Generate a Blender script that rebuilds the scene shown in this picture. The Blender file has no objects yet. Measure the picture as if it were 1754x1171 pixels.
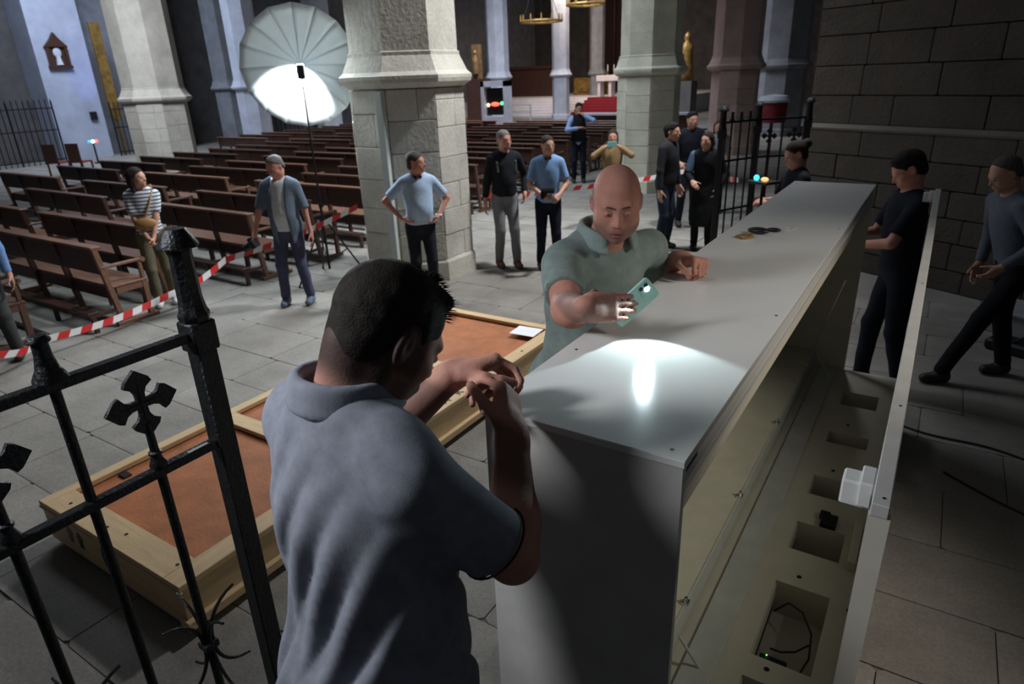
import bpy, bmesh, math, random
import numpy as np
from mathutils import Vector, Matrix, Euler
random.seed(7)
RNG = np.random.default_rng(5)
S = bpy.context.scene
COL = S.collection
V = Vector
PI = math.pi

# ------------------------------------------------------------------ camera
cd = bpy.data.cameras.new('camera'); cam = bpy.data.objects.new('camera', cd); COL.objects.link(cam)
cd.sensor_width = 36.0; cd.lens = 1115.5 * 36 / 1754; cd.clip_start = .05; cd.clip_end = 300
Rv = V((0.843732, 0.535515, -0.036614)); Uv = V((-0.172898, 0.335719, 0.925959)); Fv = V((-0.508156, 0.77493, -0.375846))
m = Matrix((Rv, Uv, -Fv)).transposed().to_4x4(); m.translation = V((0, 0, 2.4)); cam.matrix_world = m
cd.dof.use_dof = True; cd.dof.focus_distance = 1.75; cd.dof.aperture_fstop = 5.0
S.camera = cam
# ------------------------------------------------------------------ colour management, world
S.view_settings.view_transform = 'Standard'; S.view_settings.look = 'None'; S.view_settings.gamma = 1
S.view_settings.use_curve_mapping = False
S.view_settings.exposure = 0.0
w = bpy.data.worlds.new('world'); S.world = w; w.use_nodes = True
bg = w.node_tree.nodes['Background']; bg.inputs[0].default_value = (.82, .88, 1, 1); bg.inputs[1].default_value = .033
# ------------------------------------------------------------------ lights of the church and added fill lights
def area(name, loc, target, size, power, col, spread=180):
    l = bpy.data.lights.new(name, 'AREA'); l.shape = 'DISK'; l.size = size; l.energy = power; l.color = col
    l.spread = math.radians(spread)
    o = bpy.data.objects.new(name, l); COL.objects.link(o); o.location = loc
    o.rotation_euler = (V(target) - V(loc)).to_track_quat('-Z', 'Y').to_euler(); o.visible_glossy = True
    return o
def spot(name, loc, target, deg, power, col, blend=.5, rad=.1):
    l = bpy.data.lights.new(name, 'SPOT'); l.energy = power; l.color = col; l.spot_size = math.radians(deg); l.spot_blend = blend; l.shadow_soft_size = rad
    o = bpy.data.objects.new(name, l); COL.objects.link(o); o.location = loc
    o.rotation_euler = (V(target) - V(loc)).to_track_quat('-Z', 'Y').to_euler(); return o
area('nave_window_light', (-11, 8, 13), (-9, 10, 0), 6, 520, (.80, .90, 1), 84)
spot('vault_floodlight', (-1.6, 9.2, 8.0), (-5.8, 6.3, 0), 80, 3300, (.96, .97, 1), .8, .35)
area('added_fill_left', (-2.6, -.7, 3.35), (-.8, 1.3, 1.5), .7, 9.5, (.92, .95, 1), 58)  # unseen soft lamp added to brighten the near technicians and case top
spot('added_case_fill', (2.3, 2.3, 3.3), (-.50, 2.55, .75), 50, 230, (1, .92, .82), .7, .30)  # unseen spot added to light the open inside of the case
area('added_pier_fill', (-14.5, 6.5, 8.5), (-19, 11.6, 2.2), 2.0, 95, (.92, .95, 1), 70)  # unseen area lamp added only to lift the dark left pier
area('far_nave_light', (-14, 22, 12), (-15, 26, 0), 6, 1500, (.85, .88, 1), 104)
area('presbytery_light', (-19, 36, 9), (-20, 42, 0), 4, 700, (1, .82, .7), 130)
area('left_aisle_light', (-24, 12, 9), (-27, 14, 1), 4, 620, (.70, .80, 1), 140)

# ------------------------------------------------------------------ materials
MATS = {}
def mat(name, col, rough=.7, var=.25, scale=8, bump=.0, bscale=40, metal=0, spec=.4, col2=None, emit=None, aniso=None):
    if name in MATS: return MATS[name]
    m = bpy.data.materials.new(name); m.use_nodes = True; nt = m.node_tree; N = nt.nodes; L = nt.links
    b = N['Principled BSDF']; b.inputs['Roughness'].default_value = rough; b.inputs['Metallic'].default_value = metal
    b.inputs['Specular IOR Level'].default_value = spec
    c = tuple(col) + (1,)
    if emit:
        b.inputs['Emission Color'].default_value = c; b.inputs['Emission Strength'].default_value = emit
    tc = N.new('ShaderNodeTexCoord'); src = tc.outputs['Object']
    if aniso:
        mp = N.new('ShaderNodeMapping'); mp.inputs['Scale'].default_value = aniso; L.new(src, mp.inputs[0]); src = mp.outputs[0]
    if var or col2:
        n = N.new('ShaderNodeTexNoise'); n.inputs['Scale'].default_value = scale; n.inputs['Detail'].default_value = 6; n.inputs['Roughness'].default_value = .62
        L.new(src, n.inputs['Vector'])
        r = N.new('ShaderNodeValToRGB'); e = r.color_ramp.elements
        e[0].position = .3; e[1].position = .7
        c2 = tuple(col2) if col2 else tuple(x * (1 + var) for x in col)
        e[0].color = tuple(x * (1 - var) for x in col) + (1,); e[1].color = c2 + (1,)
        L.new(n.outputs['Fac'], r.inputs[0]); L.new(r.outputs[0], b.inputs['Base Color'])
    else:
        b.inputs['Base Color'].default_value = c
    if bump:
        n2 = N.new('ShaderNodeTexNoise'); n2.inputs['Scale'].default_value = bscale; n2.inputs['Detail'].default_value = 5
        L.new(src, n2.inputs['Vector'])
        bp = N.new('ShaderNodeBump'); bp.inputs['Strength'].default_value = bump; bp.inputs['Distance'].default_value = .01
        L.new(n2.outputs['Fac'], bp.inputs['Height']); L.new(bp.outputs[0], b.inputs['Normal'])
    MATS[name] = m; return m
def stone_mat(name, col, var=.22, tint=.12, bump=.6, rough=.9):
    """stone with a different tone for each block (object random) and blotches"""
    m = mat(name, col, rough, var, 1.6, bump, 22)
    nt = m.node_tree; N = nt.nodes; L = nt.links; b = N['Principled BSDF']
    ramp = [n for n in N if n.type == 'VALTORGB'][0]
    oi = N.new('ShaderNodeObjectInfo'); mr = N.new('ShaderNodeMapRange'); mr.inputs['To Min'].default_value = 1 - tint; mr.inputs['To Max'].default_value = 1 + tint
    L.new(oi.outputs['Random'], mr.inputs['Value'])
    n3 = N.new('ShaderNodeTexNoise'); n3.inputs['Scale'].default_value = 60; n3.inputs['Detail'].default_value = 3
    g = N.new('ShaderNodeNewGeometry'); L.new(g.outputs['Position'], n3.inputs['Vector'])
    for n in N:
        if n.type == 'TEX_NOISE' and n is not n3: L.new(g.outputs['Position'], n.inputs['Vector'])
    mr2 = N.new('ShaderNodeMapRange'); mr2.inputs['From Min'].default_value = .3; mr2.inputs['From Max'].default_value = .7; mr2.inputs['To Min'].default_value = .85; mr2.inputs['To Max'].default_value = 1.12
    L.new(n3.outputs['Fac'], mr2.inputs['Value'])
    mu = N.new('ShaderNodeMath'); mu.operation = 'MULTIPLY'; L.new(mr.outputs[0], mu.inputs[0]); L.new(mr2.outputs[0], mu.inputs[1])
    vm = N.new('ShaderNodeVectorMath'); vm.operation = 'SCALE'; L.new(ramp.outputs[0], vm.inputs[0]); L.new(mu.outputs[0], vm.inputs['Scale'])
    L.new(vm.outputs[0], b.inputs['Base Color'])
    return m
M_FLOOR = stone_mat('floor_stone', (.245, .228, .202), .25, .10, .5, .75)
M_JOINT = mat('mortar', (.17, .165, .15), .95, .2, 5)
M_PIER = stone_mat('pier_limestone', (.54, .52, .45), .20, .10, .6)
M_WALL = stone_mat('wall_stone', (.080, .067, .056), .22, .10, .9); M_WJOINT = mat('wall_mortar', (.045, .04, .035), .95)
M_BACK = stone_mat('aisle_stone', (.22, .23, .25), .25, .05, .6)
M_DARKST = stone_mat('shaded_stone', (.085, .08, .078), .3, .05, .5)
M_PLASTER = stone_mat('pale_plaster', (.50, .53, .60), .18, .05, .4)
M_IRON = mat('black_iron', (.012, .013, .015), .42, .3, 30, .5, 90, .35, .5)
M_WOOD = mat('pew_wood', (.060, .028, .020), .38, .45, 3, .15, 30, 0, .5, aniso=(1, 14, 14))
M_WOODL = mat('pale_pew_wood', (.20, .10, .064), .36, .35, 3, .15, 30, 0, .55, aniso=(1, 14, 14))  # lighter brown for top rails, seats, armrests and end legs
M_PINE = mat('pine_board', (.60, .43, .24), .6, .14, 4, .15, 40, 0, .3, aniso=(8, 1, 8))
M_PINEX = mat('pine_board_cross', (.60, .43, .24), .6, .14, 4, .15, 40, 0, .3, aniso=(1, 8, 8))
M_PLY = mat('ochre_hardboard', (.36, .125, .045), .7, .22, 6, .3, 60)
M_WHITE = mat('white_powder_coat', (.70, .70, .68), .17, .03, 3, .05, 300, 0, .5)
M_CREAM = mat('cream_board', (.56, .52, .43), .6, .08, 6, .1, 100)
M_OLIVE = mat('case_metal_inner', (.56, .52, .43), .45, .08, 5)
M_GREYM = mat('grey_metal', (.50, .49, .46), .45, .1, 8)
M_CHROME = mat('chrome', (.8, .8, .8), .15, 0, metal=1)
M_BLACK = mat('black_plastic', (.012, .012, .014), .4, .2, 20)
M_BLUEBOX = mat('dark_blue_box', (.02, .025, .06), .5, .2, 20)
M_RED = mat('red_print', (.62, .03, .03), .5, .05, 20)
M_TAPEW = mat('white_tape', (.75, .75, .75), .5, .05, 20)
M_PAPER = mat('white_paper', (.8, .8, .82), .7, .03, 10)
M_CANVAS = mat('umbrella_fabric', (.76, .84, .89), .55, .03, 6, .05, 60)
M_GOLD = mat('gilded_wood', (.30, .18, .05), .45, .5, 5, .5, 12, .4)
M_REDC = mat('red_carpet', (.20, .010, .02), .9, .2, 8)
M_MARBLE = mat('pale_marble', (.62, .60, .62), .5, .1, 3)
M_SKIN = mat('skin_light', (.50, .27, .19), .55, .14, 14, .15, 120, 0, .35)
M_SKIN2 = mat('skin_ruddy', (.55, .255, .19), .5, .14, 14, .15, 120, 0, .4)
M_LIP = mat('lip', (.38, .13, .11), .45, .1, 30)
M_EYEW = mat('eye_white', (.6, .58, .56), .25, 0)
M_IRIS = mat('eye_iris', (.02, .015, .012), .2, 0)
M_PLASTIC = mat('mint_phone_shell', (.36, .62, .56), .22, .02, 5, 0, 1, 0, .6)

# ------------------------------------------------------------------ mesh helpers
def link(o, parent=None):
    COL.objects.link(o)
    if parent is not None: o.parent = parent
    return o
def tag(o, label=None, cat=None, group=None, kind=None):
    if label: o['label'] = label
    if cat: o['category'] = cat
    if group: o['group'] = group
    if kind: o['kind'] = kind
    return o
def empty(name, loc=(0, 0, 0), rz=0, **k):
    o = bpy.data.objects.new(name, None); o.location = loc; o.rotation_euler = (0, 0, rz); o.empty_display_size = .1
    link(o); return tag(o, **k)
class MB:
    """collects shapes, then links them as one mesh object"""
    def __init__(s): s.bm = bmesh.new(); s.mi = 0
    def _setm(s, fs):
        for f in fs: f.material_index = s.mi
    def box(s, x0, x1, y0, y1, z0, z1, bev=0, M=None):
        mtx = Matrix.Translation(((x0+x1)/2, (y0+y1)/2, (z0+z1)/2)) @ Matrix.Diagonal((x1-x0, y1-y0, z1-z0, 1))
        if M is not None: mtx = M @ mtx
        r = bmesh.ops.create_cube(s.bm, size=1, matrix=mtx)
        fs = {f for v in r['verts'] for f in v.link_faces}; s._setm(fs)
        if bev:
            es = {e for v in r['verts'] for e in v.link_edges}
            rb = bmesh.ops.bevel(s.bm, geom=list(es), offset=bev, segments=1, affect='EDGES', profile=.5); s._setm(rb['faces'])
        return s
    def cyl(s, a, b, r0, r1=None, n=12, caps=True):
        a = V(a); b = V(b); r1 = r0 if r1 is None else r1; d = b - a
        M = Matrix.Translation((a + b) / 2) @ d.to_track_quat('Z', 'Y').to_matrix().to_4x4()
        r = bmesh.ops.create_cone(s.bm, cap_ends=caps, segments=n, radius1=max(r0, 1e-4), radius2=max(r1, 1e-4), depth=d.length, matrix=M)
        s._setm({f for v in r['verts'] for f in v.link_faces}); return s
    def beam(s, a, b, w, h, up=(0, 0, 1), bev=0):
        a = V(a); b = V(b); y = (b - a).normalized(); u = V(up); x = y.cross(u).normalized(); z = x.cross(y)
        M = Matrix((x, y, z)).transposed().to_4x4(); M.translation = (a + b) / 2
        L = (b - a).length; return s.box(-w/2, w/2, -L/2, L/2, -h/2, h/2, bev, M)
    def tube(s, pts, r, n=8, closed=False):
        pts = [V(p) for p in pts]; rings = []; N = len(pts); nrm = None
        for i, p in enumerate(pts):
            if closed: t = pts[(i+1) % N] - pts[i-1]
            else: t = pts[min(i+1, N-1)] - pts[max(i-1, 0)]
            t.normalize()
            if nrm is None: nrm = t.orthogonal().normalized()
            nrm = (nrm - t * nrm.dot(t)).normalized(); bn = t.cross(nrm)
            rr = r[i] if hasattr(r, '__len__') else r
            rings.append([s.bm.verts.new(p + (nrm*math.cos(a) + bn*math.sin(a))*rr) for a in [2*PI*k/n for k in range(n)]])
        fs = []
        for i in range(N if closed else N-1):
            A, B = rings[i], rings[(i+1) % N]
            for k in range(n): fs.append(s.bm.faces.new((A[k], A[(k+1) % n], B[(k+1) % n], B[k])))
        if not closed: fs += [s.bm.faces.new(rings[0][::-1]), s.bm.faces.new(rings[-1])]
        s._setm(fs); return s
    def ball(s, c, r, sc=(1, 1, 1), u=12, v=8, M=None):
        mtx = Matrix.Translation(c) @ (M if M is not None else Matrix()) @ Matrix.Diagonal((*sc, 1))
        q = bmesh.ops.create_uvsphere(s.bm, u_segments=u, v_segments=v, radius=r, matrix=mtx)
        s._setm({f for w_ in q['verts'] for f in w_.link_faces}); return s
    def lathe(s, prof, c=(0, 0, 0), n=16, phase=0):
        rings = []
        for (r, z) in prof:
            rings.append([s.bm.verts.new((c[0] + r*math.cos(phase+2*PI*k/n), c[1] + r*math.sin(phase+2*PI*k/n), c[2]+z)) for k in range(n)])
        fs = []
        for A, B in zip(rings, rings[1:]):
            for k in range(n): fs.append(s.bm.faces.new((A[k], A[(k+1) % n], B[(k+1) % n], B[k])))
        fs += [s.bm.faces.new(rings[0][::-1]), s.bm.faces.new(rings[-1])]
        s._setm(fs); return s
    def prism(s, poly, z0, z1, M=None):
        M = M if M is not None else Matrix()
        a = [s.bm.verts.new(M @ V((x, y, z0))) for x, y in poly]; b = [s.bm.verts.new(M @ V((x, y, z1))) for x, y in poly]
        n = len(poly); fs = [s.bm.faces.new(a[::-1]), s.bm.faces.new(b)]
        for k in range(n): fs.append(s.bm.faces.new((a[k], a[(k+1) % n], b[(k+1) % n], b[k])))
        s._setm(fs); return s
    def build(s, name, mats, parent=None, smooth=False, **k):
        me = bpy.data.meshes.new(name); bmesh.ops.recalc_face_normals(s.bm, faces=s.bm.faces[:]); s.bm.to_mesh(me); s.bm.free()
        for q in (mats if isinstance(mats, (list, tuple)) else [mats]): me.materials.append(q)
        if smooth:
            me.polygons.foreach_set('use_smooth', [True]*len(me.polygons))
            if smooth != 'all': me.set_sharp_from_angle(angle=math.radians(40))
        o = bpy.data.objects.new(name, me); link(o, parent); return tag(o, **k)
def copy_tree(o, parent=None):
    c = o.copy(); COL.objects.link(c)
    if parent is not None: c.parent = parent
    for ch in [q for q in o.children]: copy_tree(ch, c)
    return c
def text(name, body, size, M, mt, parent=None, depth=.0015):
    cu = bpy.data.curves.new(name, 'FONT'); cu.body = body; cu.size = size; cu.extrude = depth; cu.align_x = 'CENTER'; cu.align_y = 'CENTER'
    cu.materials.append(mt); o = bpy.data.objects.new(name, cu); COL.objects.link(o); bpy.context.view_layer.update()
    me = bpy.data.meshes.new_from_object(o.evaluated_get(bpy.context.evaluated_depsgraph_get())); bpy.data.objects.remove(o)
    o = bpy.data.objects.new(name, me); link(o, parent); o.matrix_world = M
    return o
# unit block shared by every brick
_u = MB(); _u.box(-.5, .5, -.5, .5, -.5, .5, .03); BLOCK = {}
_bo = _u.build('block_source', M_PIER); UB = _bo.data; bpy.data.objects.remove(_bo)
def ublock(mt):
    if mt.name not in BLOCK:
        me = UB.copy(); me.materials.clear(); me.materials.append(mt); BLOCK[mt.name] = me
    return BLOCK[mt.name]
def course_face(parent, p0, p1, z0, z1, course, mt, lens=(.45, .8), thick=.05, proud=.0, gap=.008, name='brick', seed=0):
    """courses of blocks on the vertical face from p0 to p1 (outward normal on the right of p0->p1)"""
    R = random.Random(seed); p0 = V((*p0, 0)); p1 = V((*p1, 0)); d = p1 - p0; L = d.length; d.normalize(); nrm = V((d.y, -d.x, 0))
    ang = math.atan2(d.y, d.x); me = ublock(mt); z = z0
    while z < z1 - .05:
        h = min(course * R.uniform(.88, 1.12), z1 - z)
        if z1 - z - h < .1: h = z1 - z
        x = 0; cuts = [0]
        while True:
            l = R.uniform(*lens)
            if x + l > L - lens[0]*.5: break
            x += l; cuts.append(x)
        cuts.append(L)
        if len(cuts) == 2 and L > lens[1]: cuts.insert(1, L*R.uniform(.35, .65))
        for a, b in zip(cuts, cuts[1:]):
            o = bpy.data.objects.new(name, me); link(o, parent)
            off = proud + R.uniform(-.004, .006)
            c = p0 + d*((a+b)/2) + nrm*(off - thick/2 + .012); o.location = (c.x, c.y, z + h/2)
            o.rotation_euler = (0, 0, ang + R.uniform(-.002, .002)); o.scale = (b - a - gap, thick, h - gap)
        z += h

# ------------------------------------------------------------------ signed distance bodies
def _len(a): return np.sqrt((a*a).sum(-1))
def C_(a, b, ra, rb=None, k=.02, op='a'): return dict(t='c', a=np.array(a, np.float32), b=np.array(b, np.float32), ra=ra, rb=ra if rb is None else rb, k=k, op=op)
def E_(c, r, R=None, k=.02, op='a'): return dict(t='e', c=np.array(c, np.float32), r=np.array(r, np.float32), R=None if R is None else np.array(R, np.float32), k=k, op=op)
def B_(c, h, R=None, rad=.01, k=.02, op='a'): return dict(t='b', c=np.array(c, np.float32), h=np.array(h, np.float32), R=None if R is None else np.array(R, np.float32), rad=rad, k=k, op=op)
def P_(p, n, k=.004): n = np.array(n, float); return dict(t='p', p=np.array(p, np.float32), n=(n/np.linalg.norm(n)).astype(np.float32), k=k, op='i')
def G_(items, k=.01, op='a'): return dict(t='g', items=items, k=k, op=op)
def N_(fn, amp): return dict(t='n', fn=fn, amp=amp, op='n', k=0)
def bound(p):
    if p['t'] == 'c': return (p['a']+p['b'])/2, float(_len(p['a']-p['b'])/2 + max(p['ra'], p['rb']))
    if p['t'] == 'e': return p['c'], float(max(p['r']))
    if p['t'] == 'b': return p['c'], float(_len(p['h'])+p['rad'])
    if p['t'] == 'g':
        bs = [bound(q) for q in p['items'] if q['op'] == 'a']
        lo = np.min([c-r for c, r in bs], 0); hi = np.max([c+r for c, r in bs], 0)
        return (lo+hi)/2, float(_len(hi-lo)/2)
def prim(p, P, mg):
    t = p['t']
    if t == 'c':
        ba = p['b']-p['a']; pa = P-p['a']; h = np.clip((pa@ba)/max(float(ba@ba), 1e-9), 0, 1)
        return _len(pa - h[:, None]*ba) - (p['ra'] + h*(p['rb']-p['ra']))
    if t == 'e':
        q = P-p['c']
        if p['R'] is not None: q = q@p['R']
        k0 = _len(q/p['r']); k1 = _len(q/(p['r']*p['r'])); return k0*(k0-1)/np.maximum(k1, 1e-6)
    if t == 'b':
        q = P-p['c']
        if p['R'] is not None: q = q@p['R']
        q = np.abs(q)-(p['h']-p['rad']); return _len(np.maximum(q, 0)) + np.minimum(q.max(-1), 0) - p['rad']
    if t == 'p': return (P-p['p'])@p['n']
    if t == 'g': return sdf(p['items'], P, mg)
def sdf(items, P, mg):
    d = np.full(len(P), 1.0, np.float32)
    for p in items:
        op = p['op']; k = p['k']
        if op == 'n':
            ms = np.abs(d) < mg
            if ms.any(): d[ms] += p['amp']*p['fn'](P[ms])
            continue
        if op == 'i': 
            e = prim(p, P, mg); h = np.maximum(k-np.abs(d-e), 0)/max(k, 1e-6); d = np.maximum(d, e) + h*h*k/4; continue
        c, r = bound(p); ms = _len(P-c) < r + mg
        if not ms.any(): continue
        e = prim(p, P[ms], mg); q = d[ms]
        if op == 's':
            e = -e; h = np.maximum(k-np.abs(q-e), 0)/max(k, 1e-6); d[ms] = np.maximum(q, e) + h*h*k/4
        else:
            h = np.maximum(k-np.abs(q-e), 0)/max(k, 1e-6); d[ms] = np.minimum(q, e) - h*h*k/4
    return d
def surf(name, items, h, mats, parent=None, matfn=None, attrs=None, **kw):
    bs = [bound(p) for p in items if p['op'] == 'a' ]
    lo = np.min([c-r for c, r in bs], 0) - 3*h; hi = np.max([c+r for c, r in bs], 0) + 3*h
    B = 5; n = np.ceil((hi-lo)/(h*B)).astype(int) + 1
    ax = [lo[i] + (np.arange(n[i])+.5)*h*B for i in range(3)]
    G = np.stack(np.meshgrid(*ax, indexing='ij'), -1).reshape(-1, 3).astype(np.float32)
    mg = h*B*1.1 + .03
    dc = sdf(items, G, mg); act = np.abs(dc) < h*B*.9 + .012
    idx = np.stack(np.unravel_index(np.nonzero(act)[0], n), -1)
    D = np.full(tuple(n*B), .5, np.float32)
    # inside blocks
    ins = np.nonzero(dc < 0)[0]; ii = np.stack(np.unravel_index(ins, n), -1)
    Dv = D.reshape(n[0], B, n[1], B, n[2], B); Dv[ii[:, 0], :, ii[:, 1], :, ii[:, 2], :] = -.5
    sub = np.stack(np.meshgrid(*[np.arange(B)]*3, indexing='ij'), -1).reshape(-1, 3)
    for s0 in range(0, len(idx), 8000):
        q = idx[s0:s0+8000]; gi = (q[:, None, :]*B + sub[None]).reshape(-1, 3)
        P = (lo + (gi+.5)*h).astype(np.float32)
        D[gi[:, 0], gi[:, 1], gi[:, 2]] = sdf(items, P, mg)
    sg = D < 0
    # cells
    c = np.zeros(tuple(np.array(D.shape)-1), np.int8)
    for dx in (0, 1):
        for dy in (0, 1):
            for dz in (0, 1): c += sg[dx:dx+c.shape[0], dy:dy+c.shape[1], dz:dz+c.shape[2]]
    cells = np.argwhere((c > 0) & (c < 8)); vid = np.full(c.shape, -1, np.int32); vid[cells[:, 0], cells[:, 1], cells[:, 2]] = np.arange(len(cells))
    acc = np.zeros((len(cells), 3)); cnt = np.zeros(len(cells))
    cor = [(a, b, d) for a in (0, 1) for b in (0, 1) for d in (0, 1)]
    val = {o: D[cells[:, 0]+o[0], cells[:, 1]+o[1], cells[:, 2]+o[2]] for o in cor}
    for o in cor:
        for axn in range(3):
            if o[axn]: continue
            o2 = list(o); o2[axn] = 1; o2 = tuple(o2); a = val[o]; b = val[o2]; x = (a < 0) != (b < 0)
            t = np.where(x, a/np.where(x, a-b, 1), 0); pt = np.array(o, float)[None] + np.zeros((len(cells), 3)); pt[:, axn] += t
            acc[x] += pt[x]; cnt[x] += 1
    vs = lo + (cells + acc/cnt[:, None] + .5)*h
    quads = []
    for axn in range(3):
        sl0 = [slice(None)]*3; sl1 = [slice(None)]*3; sl0[axn] = slice(0, -1); sl1[axn] = slice(1, None)
        a = sg[tuple(sl0)]; b = sg[tuple(sl1)]; e = np.argwhere(a != b); inn = a[e[:, 0], e[:, 1], e[:, 2]]
        u, w_ = [(1, 2), (2, 0), (0, 1)][axn]
        ok = (e[:, u] > 0) & (e[:, w_] > 0) & (e[:, u] < c.shape[u]) & (e[:, w_] < c.shape[w_]); e = e[ok]; inn = inn[ok]
        def g(du, dw):
            q = e.copy(); q[:, u] += du; q[:, w_] += dw; return vid[q[:, 0], q[:, 1], q[:, 2]]
        Q = np.stack([g(-1, -1), g(0, -1), g(0, 0), g(-1, 0)], -1); Q[~inn] = Q[~inn][:, ::-1]; quads.append(Q)
    Q = np.concatenate(quads); Q = Q[(Q >= 0).all(1)]
    # one light smoothing pass
    nb = np.zeros_like(vs); nc = np.zeros(len(vs))
    for i in range(4):
        a = Q[:, i]; b = Q[:, (i+1) % 4]
        for j in range(3): nb[:, j] += np.bincount(a, vs[b, j], len(vs)) + np.bincount(b, vs[a, j], len(vs))
        nc += np.bincount(a, minlength=len(vs)) + np.bincount(b, minlength=len(vs))
    vs = vs*.55 + .45*nb/np.maximum(nc, 1)[:, None]
    me = bpy.data.meshes.new(name); me.vertices.add(len(vs)); me.vertices.foreach_set('co', vs.astype(np.float32).ravel())
    me.loops.add(Q.size); me.loops.foreach_set('vertex_index', Q.astype(np.int32).ravel())
    me.polygons.add(len(Q)); me.polygons.foreach_set('loop_start', np.arange(0, Q.size, 4, dtype=np.int32))
    me.polygons.foreach_set('use_smooth', np.ones(len(Q), bool))
    for q in (mats if isinstance(mats, (list, tuple)) else [mats]): me.materials.append(q)
    if matfn is not None:
        cen = vs[Q].mean(1); me.polygons.foreach_set('material_index', matfn(cen).astype(np.int32))
    for an, fn in (attrs or {}).items():
        at_ = me.attributes.new(an, 'FLOAT', 'POINT'); at_.data.foreach_set('value', np.clip(fn(vs), 0, 1).astype(np.float32))
    me.update(calc_edges=True); me.validate()
    o = bpy.data.objects.new(name, me); link(o, parent); tag(o, **kw); return o
def skin_attr_mat(name, base, layers):
    m = mat(name, base, .62, .14, 14, .12, 160, 0, .22); nt = m.node_tree; N = nt.nodes; L = nt.links; b = N['Principled BSDF']
    src = b.inputs['Base Color'].links[0].from_socket
    for an, col in layers:
        a = N.new('ShaderNodeAttribute'); a.attribute_name = an; mx = N.new('ShaderNodeMix'); mx.data_type = 'RGBA'
        L.new(a.outputs['Fac'], mx.inputs['Factor']); L.new(src, mx.inputs['A']); mx.inputs['B'].default_value = (*col, 1); src = mx.outputs['Result']
    L.new(src, b.inputs['Base Color']); return m
def sst(a, b, x):
    t = np.clip((x-a)/(b-a), 0, 1); return t*t*(3-2*t)

def unit(v): v = np.array(v, float); return v/np.linalg.norm(v)
def frame(fwd, up=(0, 0, 1)):
    """columns: right, forward, up"""
    f = unit(fwd); r = unit(np.cross(f, up)); u = np.cross(r, f); return np.stack([r, f, u], 1)
def xf(R, o, p): return np.array(o) + R@np.array(p, float)

def head_items(c, R, s=1.0, detail=True, fat=0., ears=True):
    X = lambda *p: xf(R, c, np.array(p)*s)
    E = lambda p, r, k=.02, op='a': E_(X(*p), np.array(r)*s, R, k*s, op)
    Cc = lambda a, b, ra, rb=None, k=.015, op='a': C_(X(*a), X(*b), ra*s, (ra if rb is None else rb)*s, k*s, op)
    it = [E((0, -.012, .032), (.077, .098, .086)), E((0, .022, -.03), (.063+fat, .073, .085), .03), E((0, .03, -.075), (.047+fat, .052, .042+fat*.5), .03), E((0, .073, -.098), (.02, .018, .016), .02)]
    for sx in (-1, 1):
        it.append(E((sx*.043, .056, -.025), (.022+fat*.6, .024, .022), .02)); it.append(E((sx*.052, .01, -.06), (.016+fat, .035, .032), .03))
    it.append(Cc((-.036, .079, .021), (.036, .079, .021), .011, k=.018))
    if detail:
        for sx in (-1, 1):
            it.append(E((sx*.031, .097, -.001), (.017, .014, .011), .012, 's'))
            it.append(E((sx*.031, .0835, -.001), (.015, .011, .009), .004))
    it.append(Cc((0, .086, .012), (0, .111, -.030), .0075, .0115, .014))
    for sx in (-1, 1): it.append(Cc((sx*.011, .099, -.036), (sx*.013, .092, -.038), .0075, k=.006))
    it.append(E((0, .086, -.064), (.028, .018, .017), .015))
    if detail:
        it.append(Cc((-.019, .088, -.0665), (.019, .088, -.0665), .0052, k=.005)); it.append(Cc((-.015, .087, -.0775), (.015, .087, -.0775), .0065, k=.005))
        it.append(B_(X(0, .104, -.0718), np.array((.024, .012, .0013))*s, R, .001, .003, 's'))
    if ears:
        for sx in (-1, 1):
            Re = R@np.array(Matrix.Rotation(sx*.35, 3, 'Z'))
            it.append(E_(X(sx*.079, -.012, -.005), np.array((.0085, .019, .032))*s, Re, .008*s))
            if detail: it.append(E_(X(sx*.089, -.006, .0), np.array((.008, .010, .020))*s, Re, .004*s, 's'))
    return it
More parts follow.
